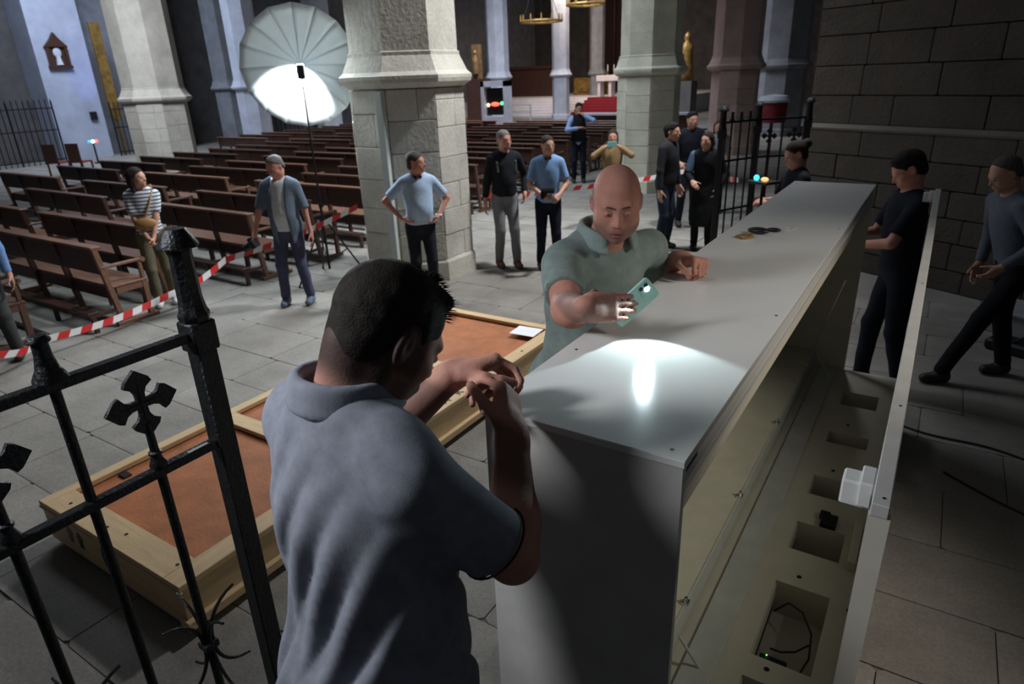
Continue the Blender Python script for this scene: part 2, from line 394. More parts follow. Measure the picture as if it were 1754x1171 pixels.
def hand_items(w, fwd, palm_n, side, s=1.0, curl=(.3, .35, .4, .45), thumb=.5, rad=1.0, spread=.04, k=.004, c2=1.1, tcurl=.3):
    """w wrist, fwd along the hand, palm_n out of the PALM, side=+1 right hand, thumb side follows"""
    f = unit(fwd); n = unit(np.array(palm_n) - f*np.dot(palm_n, f)); t = np.cross(f, n)*side     # t: towards thumb
    w = np.array(w, float); X = lambda a, b, c: w + (t*a + f*b + n*c)*s
    R = np.stack([t, f, -n], 1)
    it = [B_(X(0, .052, 0), np.array((.040, .048, .015))*s, R, .013*s, .012*s), C_(X(0, -.01, 0), X(0, .025, 0), .026*s, .024*s, .02*s)]
    it.append(E_(X(.026, .035, .010), np.array((.017, .03, .014))*s, R, .012*s))
    fl = [(.029, .043, .026, .022), (.0095, .048, .030, .023), (-.0105, .044, .028, .022), (-.029, .034, .021, .020)]
    for i, (x, l1, l2, l3) in enumerate(fl):
        a = curl[i]; p = X(x, .092 - abs(i-1.2)*.004, -.002); base = X(x*.85, .05, 0); ang = 0; r = (.0088 - (i == 3)*.0012)*s*rad
        prev = C_(base, p, r*1.05, r*1.05, k*2); it.append(prev)
        dirx = t*(x*spread*30*.04)
        for j, l in enumerate((l1, l2, l3)):
            ang += a*(1 if j == 0 else c2); d = unit(f*math.cos(ang) + n*math.sin(ang) + dirx)
            q = p + d*l*s; it.append(C_(p, q, r*(1-.08*j), r*(1-.08*(j+1)), k)); p = q
    # thumb
    p = X(.026, .022, .008); ang = thumb
    d = unit(t*math.cos(ang)*.75 + f*.75 + n*math.sin(ang)*.9); q = p + d*.042*s; it.append(C_(p, q, .0125*s, .0105*s*rad, .008*s)); p = q
    for j, l in enumerate((.032, .026)):
        d = unit(d + (f*.5 - t*.55 + n*.25)*tcurl); q = p + d*l*s; it.append(C_(p, q, .0105*s*rad, .0092*s*rad, k)); p = q
    return it
def ik(a, b, l1, l2, hint):
    a = np.array(a, float); b = np.array(b, float); d = np.linalg.norm(b-a)
    if d > (l1+l2)*.998: b = a + (b-a)/d*(l1+l2)*.998; d = (l1+l2)*.998
    x = (l1*l1 - l2*l2 + d*d)/(2*d); y = math.sqrt(max(l1*l1-x*x, 0)); u = (b-a)/d
    h = np.array(hint, float); h = h - u*np.dot(h, u); h = unit(h); return a + u*x + h*y, b
def fold(seed, n=7, f=(6, 22), dirs=None):
    R = np.random.default_rng(seed); W = []
    for i in range(n):
        d = unit(R.normal(size=3)) if dirs is None else unit(np.array(dirs[i % len(dirs)]) + R.normal(size=3)*.25)
        W.append((d*R.uniform(*f)*2, R.uniform(0, 6.28), unit(R.normal(size=3))*R.uniform(4, 9), R.uniform(0, 6)))
    def g(P):
        o = 0
        for w1, p1, w2, p2 in W: o = o + np.sin(P@w1.astype(np.float32) + p1 + 1.2*np.sin(P@w2.astype(np.float32) + p2))
        return o/n
    return g
def cloth_mat(name, col, var=.12, rough=.9, **k): return mat(name, col, rough, var, 25, .10, 420, 0, .15, **k)
def striped_mat(name, a, b, freq):
    m = cloth_mat(name, a, 0); nt = m.node_tree; N = nt.nodes; L = nt.links; g = N.new('ShaderNodeTexCoord'); s = N.new('ShaderNodeSeparateXYZ'); L.new(g.outputs['Object'], s.inputs[0])
    mu = N.new('ShaderNodeMath'); mu.operation = 'MULTIPLY'; mu.inputs[1].default_value = freq; L.new(s.outputs['Z'], mu.inputs[0])
    fr = N.new('ShaderNodeMath'); fr.operation = 'FRACT'; L.new(mu.outputs[0], fr.inputs[0])
    gt = N.new('ShaderNodeMath'); gt.operation = 'GREATER_THAN'; gt.inputs[1].default_value = .66; L.new(fr.outputs[0], gt.inputs[0])
    mx = N.new('ShaderNodeMix'); mx.data_type = 'RGBA'; mx.inputs['A'].default_value = (*a, 1); mx.inputs['B'].default_value = (*b, 1); L.new(gt.outputs[0], mx.inputs['Factor'])
    L.new(mx.outputs['Result'], N['Principled BSDF'].inputs['Base Color']); return m
def hair_mat(name, col): return mat(name, col, .75, .5, 70, .35, 260, 0, .2)

def torso_items(pel, nk, R, s, w=1., belly=0., infl=0.):
    """R columns right, forward, up of the chest; pel and nk are the pelvis and the base of the neck"""
    pel = np.array(pel); nk = np.array(nk); ax = nk - pel; L = np.linalg.norm(ax); u = ax/L; rt = R[:, 0]; rt = unit(rt - u*np.dot(rt, u)); fw = np.cross(u, rt); Q = np.stack([rt, fw, u], 1)
    X = lambda a, b, c: pel + rt*a*s + fw*b*s + u*c*L
    i = infl
    return [E_(X(0, .0, .02), (.162*w*s+i, (.118+belly*.3)*s+i, .15*s+i), Q, .05), E_(X(0, .012+belly*.5, .34), (.150*w*s+i, (.112+belly)*s+i, .19*s+i), Q, .06),
            E_(X(0, .006, .66), (.168*w*s+i, (.118+belly*.2)*s+i, .20*s+i), Q, .06), C_(X(-.125*w, -.005, .91), X(.125*w, -.005, .91), .062*s+i, .062*s+i, .06),
            C_(X(-.06, -.01, .97), X(.06, -.01, .97), .045*s+i, .045*s+i, .06)]

def figure(label, loc, face, h=1.75, h_vox=.011, top='shirt', tc=(.3, .3, .3), bottom=(.02, .02, .03), shoe=(.02, .02, .02), skin=None, w=1., belly=0.,
           rh=(.24, .05, .86), lh=(-.24, .05, .86), rel=(.6, -.6, -.2), lel=(-.6, -.6, -.2), rfd=None, lfd=None, look=0., nod=0., lean=0., feet=((.11, 0), (-.11, .02)), sleeve='short', hem=.84, hair='short', hc=(.02, .015, .012),
           pants_m=None, top_m=None, extra=None, curl=.35, z0=0, fat=0.):
    """a standing person; local x = the person's right, y = forward"""
    s = h/1.75; root_loc = V((loc[0], loc[1], z0)); ang = math.atan2(face[1], face[0]) - PI/2
    A = lambda p: np.array(p, float)*s
    skin = skin or M_SKIN
    ly = lean
    pel = A((0, 0, .94)); nk = A((0, .03+ly, 1.455)); R = frame((0, 1, -ly*.8))
    hc_ = nk + A((0, .035+ly*.25, .165)); yaw = Matrix.Rotation(look, 3, 'Z') @ Matrix.Rotation(-nod, 3, 'X'); RH = np.array(yaw)
    sr = nk + A((.17*w, -.005, -.05)); sl = nk + A((-.17*w, -.005, -.05))
    er, wr = ik(sr, A(rh), .285*s, .255*s, rel); el, wl = ik(sl, A(lh), .285*s, .255*s, lel)
    items = torso_items(pel, nk, R, s*.93, w, belly)
    items += [C_(nk + A((0, -.01, -.02)), hc_ + xf(RH, (0, 0, 0), A((0, -.025, -.06))), .056*s, .053*s, .03)]
    items += head_items(hc_, RH, s, h_vox <= .012, fat)
    for sh, e, q, fd, sd in ((sr, er, wr, rfd, 1), (sl, el, wl, lfd, -1)):
        items += [C_(sh, e, .047*s, .038*s, .03), C_(e, q, .038*s, .025*s, .012)]
        d = unit(q-e); fdd = d if fd is None else unit(np.array(fd)*.7 + d*.5)
        pn = np.array((-sd, .25, 0)) if abs(d[2]) > .6 else np.array((-sd*.6, .1, -.6))
        items += hand_items(q, fdd, pn, sd, s*1.0, curl=(curl,)*4, rad=1.05)
    hips = [A((.085, 0, .90)), A((-.085, 0, .90))]; legs = []
    for i, (hp, ft) in enumerate(zip(hips, feet)):
        an = A((ft[0], ft[1]-.02, .085)); kn, _ = ik(hp, an, .41*s, .415*s, (0, 1, 0)); legs.append((hp, kn, an))
        items += [C_(hp, kn, .075*s, .052*s, .04), C_(kn, an, .052*s, .034*s, .02)]
        items += [C_(an + A((0, -.02, -.03)), an + A((0, .13, -.055)), .034*s, .026*s, .02)]
    body = surf('person', items, h_vox, [skin], label=label, cat='person'); body.location = root_loc; body.rotation_euler = (0, 0, ang)
    # trousers
    pm = pants_m or cloth_mat('trousers_%02d' % len(MATS), bottom)
    tr = torso_items(pel, nk, R, s*.93, w, belly*.4, .012)[:2]
    for hp, kn, an in legs:
        tr += [C_(hp, kn, .092*s, .066*s, .04), C_(kn, an + A((0, 0, .03)), .066*s, .056*s, .02)]
    tr += [P_(A((0, 0, 1.0)), (0, 0, 1)), N_(fold(len(MATS), 6, (10, 24)), .006), P_(A((0, 0, .055)), (0, 0, -1))]
    surf('trousers', tr, h_vox, pm, body)
    # shoes
    sm = mat('shoe_%02d' % len(MATS), shoe, .5, .15, 20)
    for hp, kn, an in legs:
        si = [G_([C_(an + A((0, -.025, -.035)), an + A((0, .12, -.045)), .047*s, .040*s, .03), C_(an + A((0, -.01, .01)), an + A((0, .02, -.03)), .046*s, .045*s, .03), P_(A((0, 0, .004)), (0, 0, -1)), P_(an + A((0, 0, .02)), (0, 0, 1))])]
        surf('shoe', si, max(h_vox, .009), sm, body)
    # top garment
    tm = top_m or cloth_mat('top_%02d' % len(MATS), tc)
    i = .016 if top != 'jacket' else .026
    ti = torso_items(pel, nk, R, s*.93, w, belly, i)
    if hem < .7: ti += [C_(A((0, .0, .9)), A((0, .0, hem)), .155*s*w, .19*s*w, .05)]
    ti.append(G_([E_(nk + A((0, .0, .05)), A((.068, .075, .08)), None)], .006, 's'))
    for sh, e, q in ((sr, er, wr), (sl, el, wl)):
        if sleeve == 'short':
            q2 = sh + (e-sh)*.78; ti.append(G_([C_(sh, sh+(e-sh)*1.0, .058*s, .060*s), P_(q2, e-sh)], .03))
        elif sleeve == 'long':
            q2 = e + (q-e)*.95; ti += [C_(sh, e, .060*s, .052*s, .03), G_([C_(e, q, .052*s, .038*s), P_(q2, q-e)], .02)]
        else:
            q2 = e + (q-e)*.25; ti += [C_(sh, e, .060*s, .052*s, .03), G_([C_(e, q, .052*s, .045*s), P_(q2, q-e)], .02)]
    ti += [P_(A((0, 0, hem)), (0, 0, -1)), N_(fold(len(MATS)+3, 7, (9, 22)), .007 if top != 'coat' else .010)]
    g = surf(top if top != 'polo' else 'polo_shirt', ti, h_vox, tm, body)
    # hair
    hm = hair_mat('hair_%02d' % len(MATS), hc)
    X = lambda *p: xf(RH, hc_, A(p)); hh = []
    if hair != 'bald':
        shell = [E_(X(0, -.016, .036), A((.083, .103, .091)), RH), E_(X(0, -.042, -.032), A((.073, .064, .062)), RH, .03)]
        cut = P_(X(0, .045, .03), RH@np.array((0, 1, -.9))) if hair != 'receding' else P_(X(0, .0, .03), RH@np.array((0, 1, -.8)))
        hh = [G_(shell + [cut, P_(X(0, -.03, -.075), RH@np.array((0, .35, -1)))] + [G_([E_(X(sx_*.084, .0, -.004), A((.022, .024, .036)), RH)], .005, 's') for sx_ in (-1, 1)])]
        if hair == 'long':
            for sx in (-1, 1): hh += [C_(X(sx*.065, -.02, .03), X(sx*.075, -.02, -.15), .028*s, .025*s, .03)]
            hh += [C_(X(0, -.075, .02), X(0, -.08, -.17), .05*s, .045*s, .04)]
            hh += [C_(X(-.05, -.06, -.05), X(.05, -.06, -.05), .04*s, .04*s, .04)]
        if hair == 'bun': hh += [E_(X(0, -.12, .06), A((.05, .045, .045)), None, .02)]
        if hair == 'thick': hh += [E_(X(0, .012, .092), A((.062, .066, .028)), RH, .02), E_(X(0, -.05, .03), A((.078, .065, .07)), RH, .02)]
        hh.append(N_(fold(len(MATS), 6, (30, 60)), .003))
        surf('hair', hh, min(h_vox, .010), hm, body)
    # eyes
    if h_vox <= .012:
        for sx in (-1, 1):
            MB().ball(X(sx*.031, .088, .0), .0085*s, (1.2, .8, .7), 8, 6).build('eye', M_IRIS, body, True)
    J = dict(nk=nk, pel=pel, hc=hc_, RH=RH, wr=wr, wl=wl, er=er, el=el, sr=sr, sl=sl, s=s, body=body, legs=legs)
    return J
def at_hand(J, which, d=(0, .07, -.02)):
    """world point near a hand"""
    p = J['wr' if which == 'r' else 'wl'] + np.array(d)*J['s']; b = J['body']
    return Matrix.Translation(b.location) @ Matrix.Rotation(b.rotation_euler[2], 4, 'Z') @ V(p)

# ================================================================== STRUCTURE
fl = MB().box(-34, 8, -4, 56, -.2, -.012).build('floor', M_JOINT, kind='structure')
R = random.Random(3); slab = ublock(M_FLOOR); y = -.4; ns = 0
far = MB()
while y < 30:
    d = R.uniform(.48, .66); x = -30 if y > 9.2 else -9.6; x -= R.uniform(0, .6)
    x_end = 3.0 if y < 9.2 else 2
    while x < x_end:
        l = R.uniform(.62, 1.05); z = R.uniform(-.0025, .0015)
        cx, cy = x + l/2, y + d/2
        t_ = -.508156*cx + .77493*cy + .9; sx_ = (.843732*cx + .535515*cy)/max(t_, .1)
        if t_ > .4 and abs(sx_) < .95:
            if y < 9.2 and ns < 296:
                o = bpy.data.objects.new('stone_slab', slab); link(o, fl); o.location = (cx, cy, z - .02); o.scale = (l - .006, d - .006, .04); o.rotation_euler = (R.uniform(-.002, .002), R.uniform(-.002, .002), 0); ns += 1
            else: far.box(x+.006, x+l-.006, y+.006, y+d-.006, -.03, z)
        x += l
    y += d
for i in range(24):       # slabs further left, under the pews
    for j in range(26): far.box(-30 + i*.85 + .006, -30 + (i+1)*.85 - .006, -1 + j*.4 + .006, -1 + (j+1)*.4 - .006, -.03, -.001)
far.build('far_paving', M_FLOOR, fl, kind='stuff')

def pier(name, cx, cy, a, mt, top=9, zc=2.32, blocks=True, course=.34, faces=(7, 6, 5), seed=1, cap=.11, upper=.93):
    """octagonal pier with a sloping string course"""
    def ring(r, off=PI/8): return [(cx + r/math.cos(PI/8)*math.cos(off + k*PI/4), cy + r/math.cos(PI/8)*math.sin(off + k*PI/4)) for k in range(8)]
    lo = ring(a); root = MB().prism(ring(a-.04), 0, top).build(name, mt, kind='structure')
    MB().lathe([((a+.035)/math.cos(PI/8), 0), ((a+.03)/math.cos(PI/8), .24), ((a+.01)/math.cos(PI/8), .28)], (cx, cy, 0), 8, PI/8).build('pier_base', mt, root)
    c = 1/math.cos(PI/8)
    MB().lathe([((a-.02)*c, zc), ((a+.02)*c, zc+.02), ((a+cap-.01)*c, zc+.07), ((a+cap)*c, zc+.11), ((a+cap)*c, zc+.145), ((a+cap-.05)*c, zc+.19), ((a*upper+.03)*c, zc+.36), ((a*upper+.03)*c, zc+.40), ((a*upper-.03)*c, zc+.42)], (cx, cy, 0), 8, PI/8).build('string_course', mt, root)
    up = ring(a*upper)
    for k in faces:
        p0, p1 = lo[k-1], lo[k % 8]
        if blocks:
            course_face(root, p0, p1, .28, zc, course, mt, (.35, .6), .06, 0, .006, seed=seed*10+k)
            course_face(root, up[k-1], up[k % 8], zc+.42, min(top, 5.6), course*1.2, mt, (.4, .6), .06, -.01, .005, seed=seed*10+k+50)
    return root
P1 = pier('wall_pier', -5.8, 6.65, .68, M_PIER, faces=(5, 6, 7, 8), seed=2, top=7)
pier('wall_pier', -5.45, 14.0, .62, stone_mat('pier_limestone_warm', (.64, .62, .50), .2, .08), faces=(5, 6, 7), seed=3, top=9, cap=.09)
pier('wall_pier', -5.62, 21.3, .68, stone_mat('pier_pinkish', (.58, .43, .38), .2, .08), faces=(6, 7), seed=4, top=10, zc=2.35, course=.4)
pier('wall_pier', -5.6, 27.5, .9, M_BACK, faces=(), blocks=False, top=11)
pier('wall_pier', -19.15, 11.25, .78, stone_mat('pier_greenish', (.66, .65, .60), .2, .08), faces=(5, 6, 7, 8), seed=6, top=9, zc=2.1, course=.4)
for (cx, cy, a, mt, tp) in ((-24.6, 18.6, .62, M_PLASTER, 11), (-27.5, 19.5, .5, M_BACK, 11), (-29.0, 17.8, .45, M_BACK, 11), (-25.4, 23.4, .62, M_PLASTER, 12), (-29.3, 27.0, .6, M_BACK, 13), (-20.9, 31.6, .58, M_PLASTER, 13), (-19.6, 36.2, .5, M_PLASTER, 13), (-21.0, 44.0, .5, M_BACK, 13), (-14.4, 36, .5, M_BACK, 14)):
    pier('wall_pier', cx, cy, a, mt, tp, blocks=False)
# aisle and end walls
MB().box(-31, -30.6, -4, 56, -.1, 14).build('wall_left', M_BACK, kind='structure')
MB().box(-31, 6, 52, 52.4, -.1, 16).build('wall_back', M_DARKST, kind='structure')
MB().box(-30.6, -29.0, 12.8, 14.7, 0, 12).build('trim_1', stone_mat('blue_lit_plaster', (.36, .39, .48), .15, .05), kind='structure')  # pale pilaster, the blue light falling on it put into the plaster colour
MB().box(-30.6, -29.2, 16.4, 17.2, 0, 12).build('trim_2', M_BACK, kind='structure')
MB().box(-30.6, -29.4, 9.3, 10.0, 0, 12).build('trim_3', M_BACK, kind='structure')
MB().box(-30.6, -29.5, 21.0, 22.2, 0, 12).build('trim_4', M_DARKST, kind='structure')
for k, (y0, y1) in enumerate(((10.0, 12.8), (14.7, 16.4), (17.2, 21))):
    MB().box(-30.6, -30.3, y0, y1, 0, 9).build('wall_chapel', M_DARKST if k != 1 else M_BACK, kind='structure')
# near right pier wall: ashlar courses with a sloping plinth moulding
wa = V((-1.52, 9.47, 0)); wd = V((.882, -.471, 0)).normalized(); wn = V((wd.y, -wd.x, 0)); wb = wa + wd*7.0
w0 = MB()
poly = [wa, wb, wb - wn*1.6, wa - wn*1.6 - wd*.5, wa - wn*.35 - wd*.25]
w0.prism([(q.x - wn.x*.05, q.y - wn.y*.05) for q in poly], 0, 7)
WR = w0.build('wall_right', M_WJOINT, kind='structure')
ZM = 1.69
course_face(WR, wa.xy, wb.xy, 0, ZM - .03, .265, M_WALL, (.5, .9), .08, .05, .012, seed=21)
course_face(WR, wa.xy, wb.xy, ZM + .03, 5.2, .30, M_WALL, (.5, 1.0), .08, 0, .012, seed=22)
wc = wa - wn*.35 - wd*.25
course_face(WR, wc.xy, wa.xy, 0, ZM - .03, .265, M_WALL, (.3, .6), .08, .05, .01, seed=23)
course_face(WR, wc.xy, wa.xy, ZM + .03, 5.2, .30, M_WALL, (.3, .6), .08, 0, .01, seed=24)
mb = MB()
ang = math.atan2(wd.y, wd.x)
for (p0, p1) in ((wa, wb), (wc, wa)):
    d = (p1-p0).normalized(); nn = V((d.y, -d.x, 0)); M = Matrix((d, -nn, V((0, 0, 1)))).transposed().to_4x4(); M.translation = p0
    L = (p1-p0).length
    vs = [(0, 0, -.035), (0, -.068, -.035), (0, -.072, -.01), (0, -.03, .035), (0, 0, .035)]
    a = [mb.bm.verts.new(M @ V((0, q[1], ZM+q[2]))) for q in vs]; b = [mb.bm.verts.new(M @ V((L, q[1], ZM+q[2]))) for q in vs]
    mb.bm.faces.new(a); mb.bm.faces.new(b[::-1])
    for k in range(5): mb.bm.faces.new((a[k], b[k], b[(k+1) % 5], a[(k+1) % 5]))
mb.build('plinth_moulding', stone_mat('moulding_stone', (.13, .115, .10), .15, .03), WR)

# ================================================================== DISPLAY CASE
X0, X1, Y0, Y1, ZT, ZB = -.814, -.329, 1.11, 4.82, 1.68, .38
case = empty('display_case', (X0, Y0, 0), label='long white museum display case, its front open, being worked on by the two men', cat='display case')
Mi = case.matrix_world
def cpart(mb, name, mt, parent=None, **k):
    o = mb.build(name, mt, parent or case, **k)
    if parent is None: o.location = -V((X0, Y0, 0))
    return o
tp = cpart(MB().box(X0-.004, X1+.004, Y0-.004, Y1+.004, ZT-.018, ZT, .002), 'top_panel', M_WHITE)
for (x, y) in ((-.365, 1.14), (-.775, 1.14), (-.78, 1.52), (-.352, 2.05), (-.352, 3.4), (-.78, 4.7), (-.36, 4.7)):
    MB().cyl((x, y, ZT), (x, y, ZT+.0012), .0042, n=8).build('screw', M_BLACK, tp)
cpart(MB().box(X0, X1, Y0, Y0+.018, 0, ZT-.018, .001), 'end_panel', M_GREYM)
cpart(MB().box(X0, X1, Y1-.018, Y1, ZB, ZT-.018, .001), 'end_panel', M_OLIVE)
cpart(MB().box(X0, X0+.016, Y0+.018, Y1-.018, ZB, ZT-.018), 'back_panel', M_OLIVE)
# header with rails along the open side
cpart(MB().box(X1-.055, X1-.040, Y0+.018, Y1-.018, 1.49, ZT-.018), 'header_fascia', M_OLIVE)
for k, (zz, dx, hh, mt) in enumerate(((1.605, .0, .010, M_WHITE), (1.583, -.012, .008, M_CREAM), (1.560, -.016, .010, M_CREAM), (1.535, -.02, .009, M_CREAM), (1.508, -.022, .010, M_CREAM))):
    cpart(MB().box(X1-.045, X1+dx, Y0+.02, Y1-.018, zz-hh, zz+hh, .001), 'header_rail', mt)
cpart(MB().box(X1-.03, X1-.008, Y0+.022, Y0+.12, 1.625, 1.66), 'latch_slot', M_BLACK)
# inner display board with rear lip
brd = cpart(MB().box(X0+.016, -.540, Y0+.02, Y1-.02, .485, .500), 'display_board', M_CREAM)
brl = cpart(MB().box(-.540, -.532, Y0+.02, Y1-.02, .40, .503), 'board_edge', M_GREYM)
for (y) in (1.95, 2.74, 3.55, 4.45):
    MB().box(-.548, -.525, y, y+.03, .50, .512).cyl((-.536, y+.015, .512), (-.536, y+.015, .53), .006).build('clip', M_CHROME, brd)
for (a, b) in (((-.40, 4.62, .385), (-.50, 4.60, .56)), ((-.42, 1.80, .385), (-.50, 1.78, .52))):
    cpart(MB().cyl(a, b, .006, n=8), 'support_rod', M_GREYM)
cpart(MB().cyl((-.555, 4.79, .48), (-.405, 4.79, 1.05), .0035, n=6).ball((-.405, 4.785, 1.05), .012), 'stay_wire', M_CHROME)
# base with a deck full of cut-outs
XD = .030
cpart(MB().box(X0, X0+.02, Y0+.018, Y1, .0, ZB-.02).box(XD-.015, XD, Y0, Y1, 0, ZB-.02).box(X1, XD, Y0, Y0+.018, 0, ZB-.02).box(X0, XD, Y1-.018, Y1, 0, ZB-.02).box(X0, XD, Y0, Y1, 0, .02), 'plinth', M_GREYM)
hx0, hx1 = -.285, -.075
holes = [(1.30, 1.86), (1.97, 2.41), (2.65, 2.87), (3.13, 3.32), (3.71, 3.85), (4.24, 4.45)]
dk = MB(); dk.box(X0, hx0, Y0+.018, Y1, ZB-.018, ZB); dk.box(hx1, XD, Y0+.018, Y1, ZB-.018, ZB)
yy = Y0 + .018
for a, b in holes + [(Y1, Y1)]:
    dk.box(hx0, hx1, yy, a, ZB-.018, ZB)
    if a < Y1: dk.box(hx0-.0, hx0+.004, a, b, .28, ZB-.018); 
    yy = b
dk.box(hx0+.10, hx1, 2.65, 2.87, ZB-.018, ZB) if False else None
deck = cpart(dk, 'deck', M_OLIVE)
cpart(MB().box(-.485, -.375, Y0+.02, Y1-.02, ZB, ZB+.012, .002), 'seal_rail', M_GREYM)
for a, b in holes:
    MB().box(hx0, hx1, a, b, .20, .21).box(hx0, hx1, b, b+.004, .21, ZB-.018).box(hx1, hx1+.004, a, b, .21, ZB-.018).build('recess', M_OLIVE, deck)
for (x, y) in ((-.201, 3.97), (.008, 4.108), (-.203, 3.405), (.008, 3.544), (-.205, 2.476), (-.001, 2.374), (-.216, 1.926)):
    MB().cyl((x, y, ZB), (x, y, ZB+.002), .010, n=10).build('screw_hole', M_BLACK, deck)
cpart(MB().box(-.19, -.12, 2.87, 2.96, ZB, ZB+.03, .004), 'magnet_latch', M_BLACK)
cpart(MB().box(-.045, -.010, 2.62, 2.95, ZB, ZB+.05, .004), 'hinge_block', M_OLIVE)
# sliding front: glass pane with its top rail
gl = bpy.data.materials.new('clear_glass'); gl.use_nodes = True; nt = gl.node_tree; nt.nodes.clear()
o_ = nt.nodes.new('ShaderNodeOutputMaterial'); t_ = nt.nodes.new('ShaderNodeBsdfTransparent'); g_ = nt.nodes.new('ShaderNodeBsdfGlossy'); g_.inputs['Roughness'].default_value = .02
t_.inputs[0].default_value = (.93, .97, .95, 1); fr = nt.nodes.new('ShaderNodeFresnel'); mx = nt.nodes.new('ShaderNodeMixShader'); nt.links.new(fr.outputs[0], mx.inputs[0]); nt.links.new(t_.outputs[0], mx.inputs[1]); nt.links.new(g_.outputs[0], mx.inputs[2]); nt.links.new(mx.outputs[0], o_.inputs[0])
fr.inputs[0].default_value = 1.35
door = MB().box(.012, .020, Y0+.03, Y1-.08, ZB+.002, 1.665).build('glass_front', gl, case, label='clear glass front pulled out on its rail'); door.location = -V((X0, Y0, 0))
def dpart(mb, name, mt, **k): return mb.build(name, mt, door, **k)
dpart(MB().box(.0, .030, Y0+.025, Y1-.075, 1.655, 1.682, .002), 'top_rail', M_GREYM)
dpart(MB().box(-.002, .034, Y0+.028, Y0+.045, ZB+.002, 1.655), 'edge_profile', M_OLIVE)
for (y) in (Y0+.10, Y1-.17):
    dpart(MB().box(-.055, .0, y, y+.05, 1.615, 1.67, .004).box(-.025, .0, y-.01, y+.06, 1.625, 1.678, .003), 'clamp', M_WHITE if y < 2 else M_GREYM)
for k, (y) in enumerate((Y0+.05, Y0+.45, 2.6, 3.6)):
    dpart(MB().cyl((.018, y, 1.682), (.018, y, 1.6832), .003, n=8), 'screw', M_BLACK)
# electronics lying in the open recess
def tg(o, l, c, g=None): return tag(o, l, c, g)
tg(MB().box(-.27, -.17, 2.0, 2.13, .212, .245, .004).box(-.25, -.19, 2.03, 2.10, .245, .252).build('power_supply', M_BLUEBOX), 'dark blue power supply box lying in the largest open recess of the case base', 'power supply')
pb = tg(MB().box(-.165, -.095, 1.99, 2.09, .212, .25, .004).build('adapter', M_BLACK), 'small black adapter box beside the blue power supply in the case base', 'adapter')
gm = mat('green_led', (.2, 1, .1), emit=1.5, var=0); MB().ball((-.245, 2.115, .254), .0035).build('led', gm, bpy.data.objects['power_supply'])
tg(MB().tube([(-.27, 2.36, .26), (-.22, 2.38, .31), (-.16, 2.33, .33), (-.11, 2.25, .31), (-.10, 2.16, .27), (-.12, 2.10, .24)], .004).tube([(-.24, 2.16, .25), (-.2, 2.14, .27), (-.15, 2.16, .28), (-.11, 2.21, .29)], .004).build('cable', M_BLACK, smooth=True), 'black cable looping over the electronics in the open recess of the case', 'cable')
tg(MB().box(-.20, -.155, 2.93, 2.98, ZB, ZB+.028, .004).build('lock_unit', M_BLACK), 'small black lock unit lying on the case deck beside the narrow recess', 'lock')
# keys / tool pouch on the top
pm = MB(); pm.ball((-.665, 3.15, ZT+.016), .016, (3.2, 1.6, 1)).ball((-.61, 3.22, ZT+.010), .01, (3.4, 1.4, 1))
pouch = pm.build('tool_pouch', M_BLACK, smooth=True, label='black folded tool pouch lying on the white top of the case', cat='tool pouch')
tg(MB().tube([(-.735, 3.03, ZT+.007), (-.70, 3.01, ZT+.007), (-.665, 3.05, ZT+.007), (-.68, 3.09, ZT+.007), (-.72, 3.08, ZT+.007)], .006, 6, True).build('tape_measure_clip', M_GOLD), 'small brass ring lying in front of the black pouch on the case top', 'ring')
kk = MB()
for (x, y, a) in ((-.55, 3.28, .3), (-.535, 3.33, 1.2), (-.57, 3.35, 2.0)): kk.box(-.02, .02, -.003, .003, 0, .002, 0, Matrix.Translation((x, y, ZT)) @ Matrix.Rotation(a, 4, 'Z')); kk.cyl((x, y, ZT), (x, y, ZT+.003), .007)
tg(kk.build('keys', M_GREYM), 'loose small steel keys on the case top behind the black pouch', 'keys')

# ================================================================== SHIPPING CRATE
CX0, CX1, CZ = -3.95, -2.60, .30
crate = empty('wooden_crate', (CX0, Y0, 0), label='long low pine crate with rust brown inset panels lying on the floor', cat='crate')
def kpart(mb, name, mt, parent=None, **k):
    o = mb.build(name, mt, parent or crate, **k)
    if parent is None: o.location = -V((CX0, Y0, 0))
    return o
kpart(MB().box(CX0+.03, CX1-.03, Y0+.03, Y1-.03, .03, .262), 'inset_panel', M_PLY)
fw = .125
kpart(MB().box(CX0, CX0+.075, Y0, Y1, CZ-.032, CZ, .003), 'frame_board', M_PINE)
kr = kpart(MB().box(CX1-fw, CX1, Y0, Y1, CZ-.032, CZ, .003), 'frame_board', M_PINE)
kpart(MB().box(CX0+.075, CX1-fw, Y0, Y0+.16, CZ-.032, CZ+.001, .003), 'frame_board', M_PINEX)
kpart(MB().box(CX0+.075, CX1-fw, Y1-.09, Y1, CZ-.032, CZ+.001, .003), 'frame_board', M_PINEX)
for y in (2.22, 3.60): kpart(MB().box(CX0+.075, CX1-fw, y, y+.12, CZ-.034, CZ-.002, .003), 'cross_board', M_PINEX)
kpart(MB().box(CX1-.035, CX1-.012, Y0+.01, Y1-.01, .09, CZ-.034, .002), 'side_board', M_PINE)
kpart(MB().box(CX1-.055, CX1+.018, Y0-.01, Y1+.01, .045, .095, .004), 'bottom_rail', M_PINE)
kpart(MB().box(CX0-.0, CX0+.02, Y0+.01, Y1-.01, .045, CZ-.034), 'side_board', M_PINE)
kpart(MB().box(CX0+.0, CX1-.012, Y0+.008, Y0+.03, .045, CZ-.034, .002), 'end_board', M_PINEX)
kpart(MB().box(CX0-.005, CX1+.005, Y0-.004, Y0+.012, CZ-.045, CZ-.032, .002), 'end_moulding', M_PINEX)
kpart(MB().box(CX0, CX1-.012, Y1-.03, Y1-.008, .045, CZ-.034), 'end_board', M_PINEX)
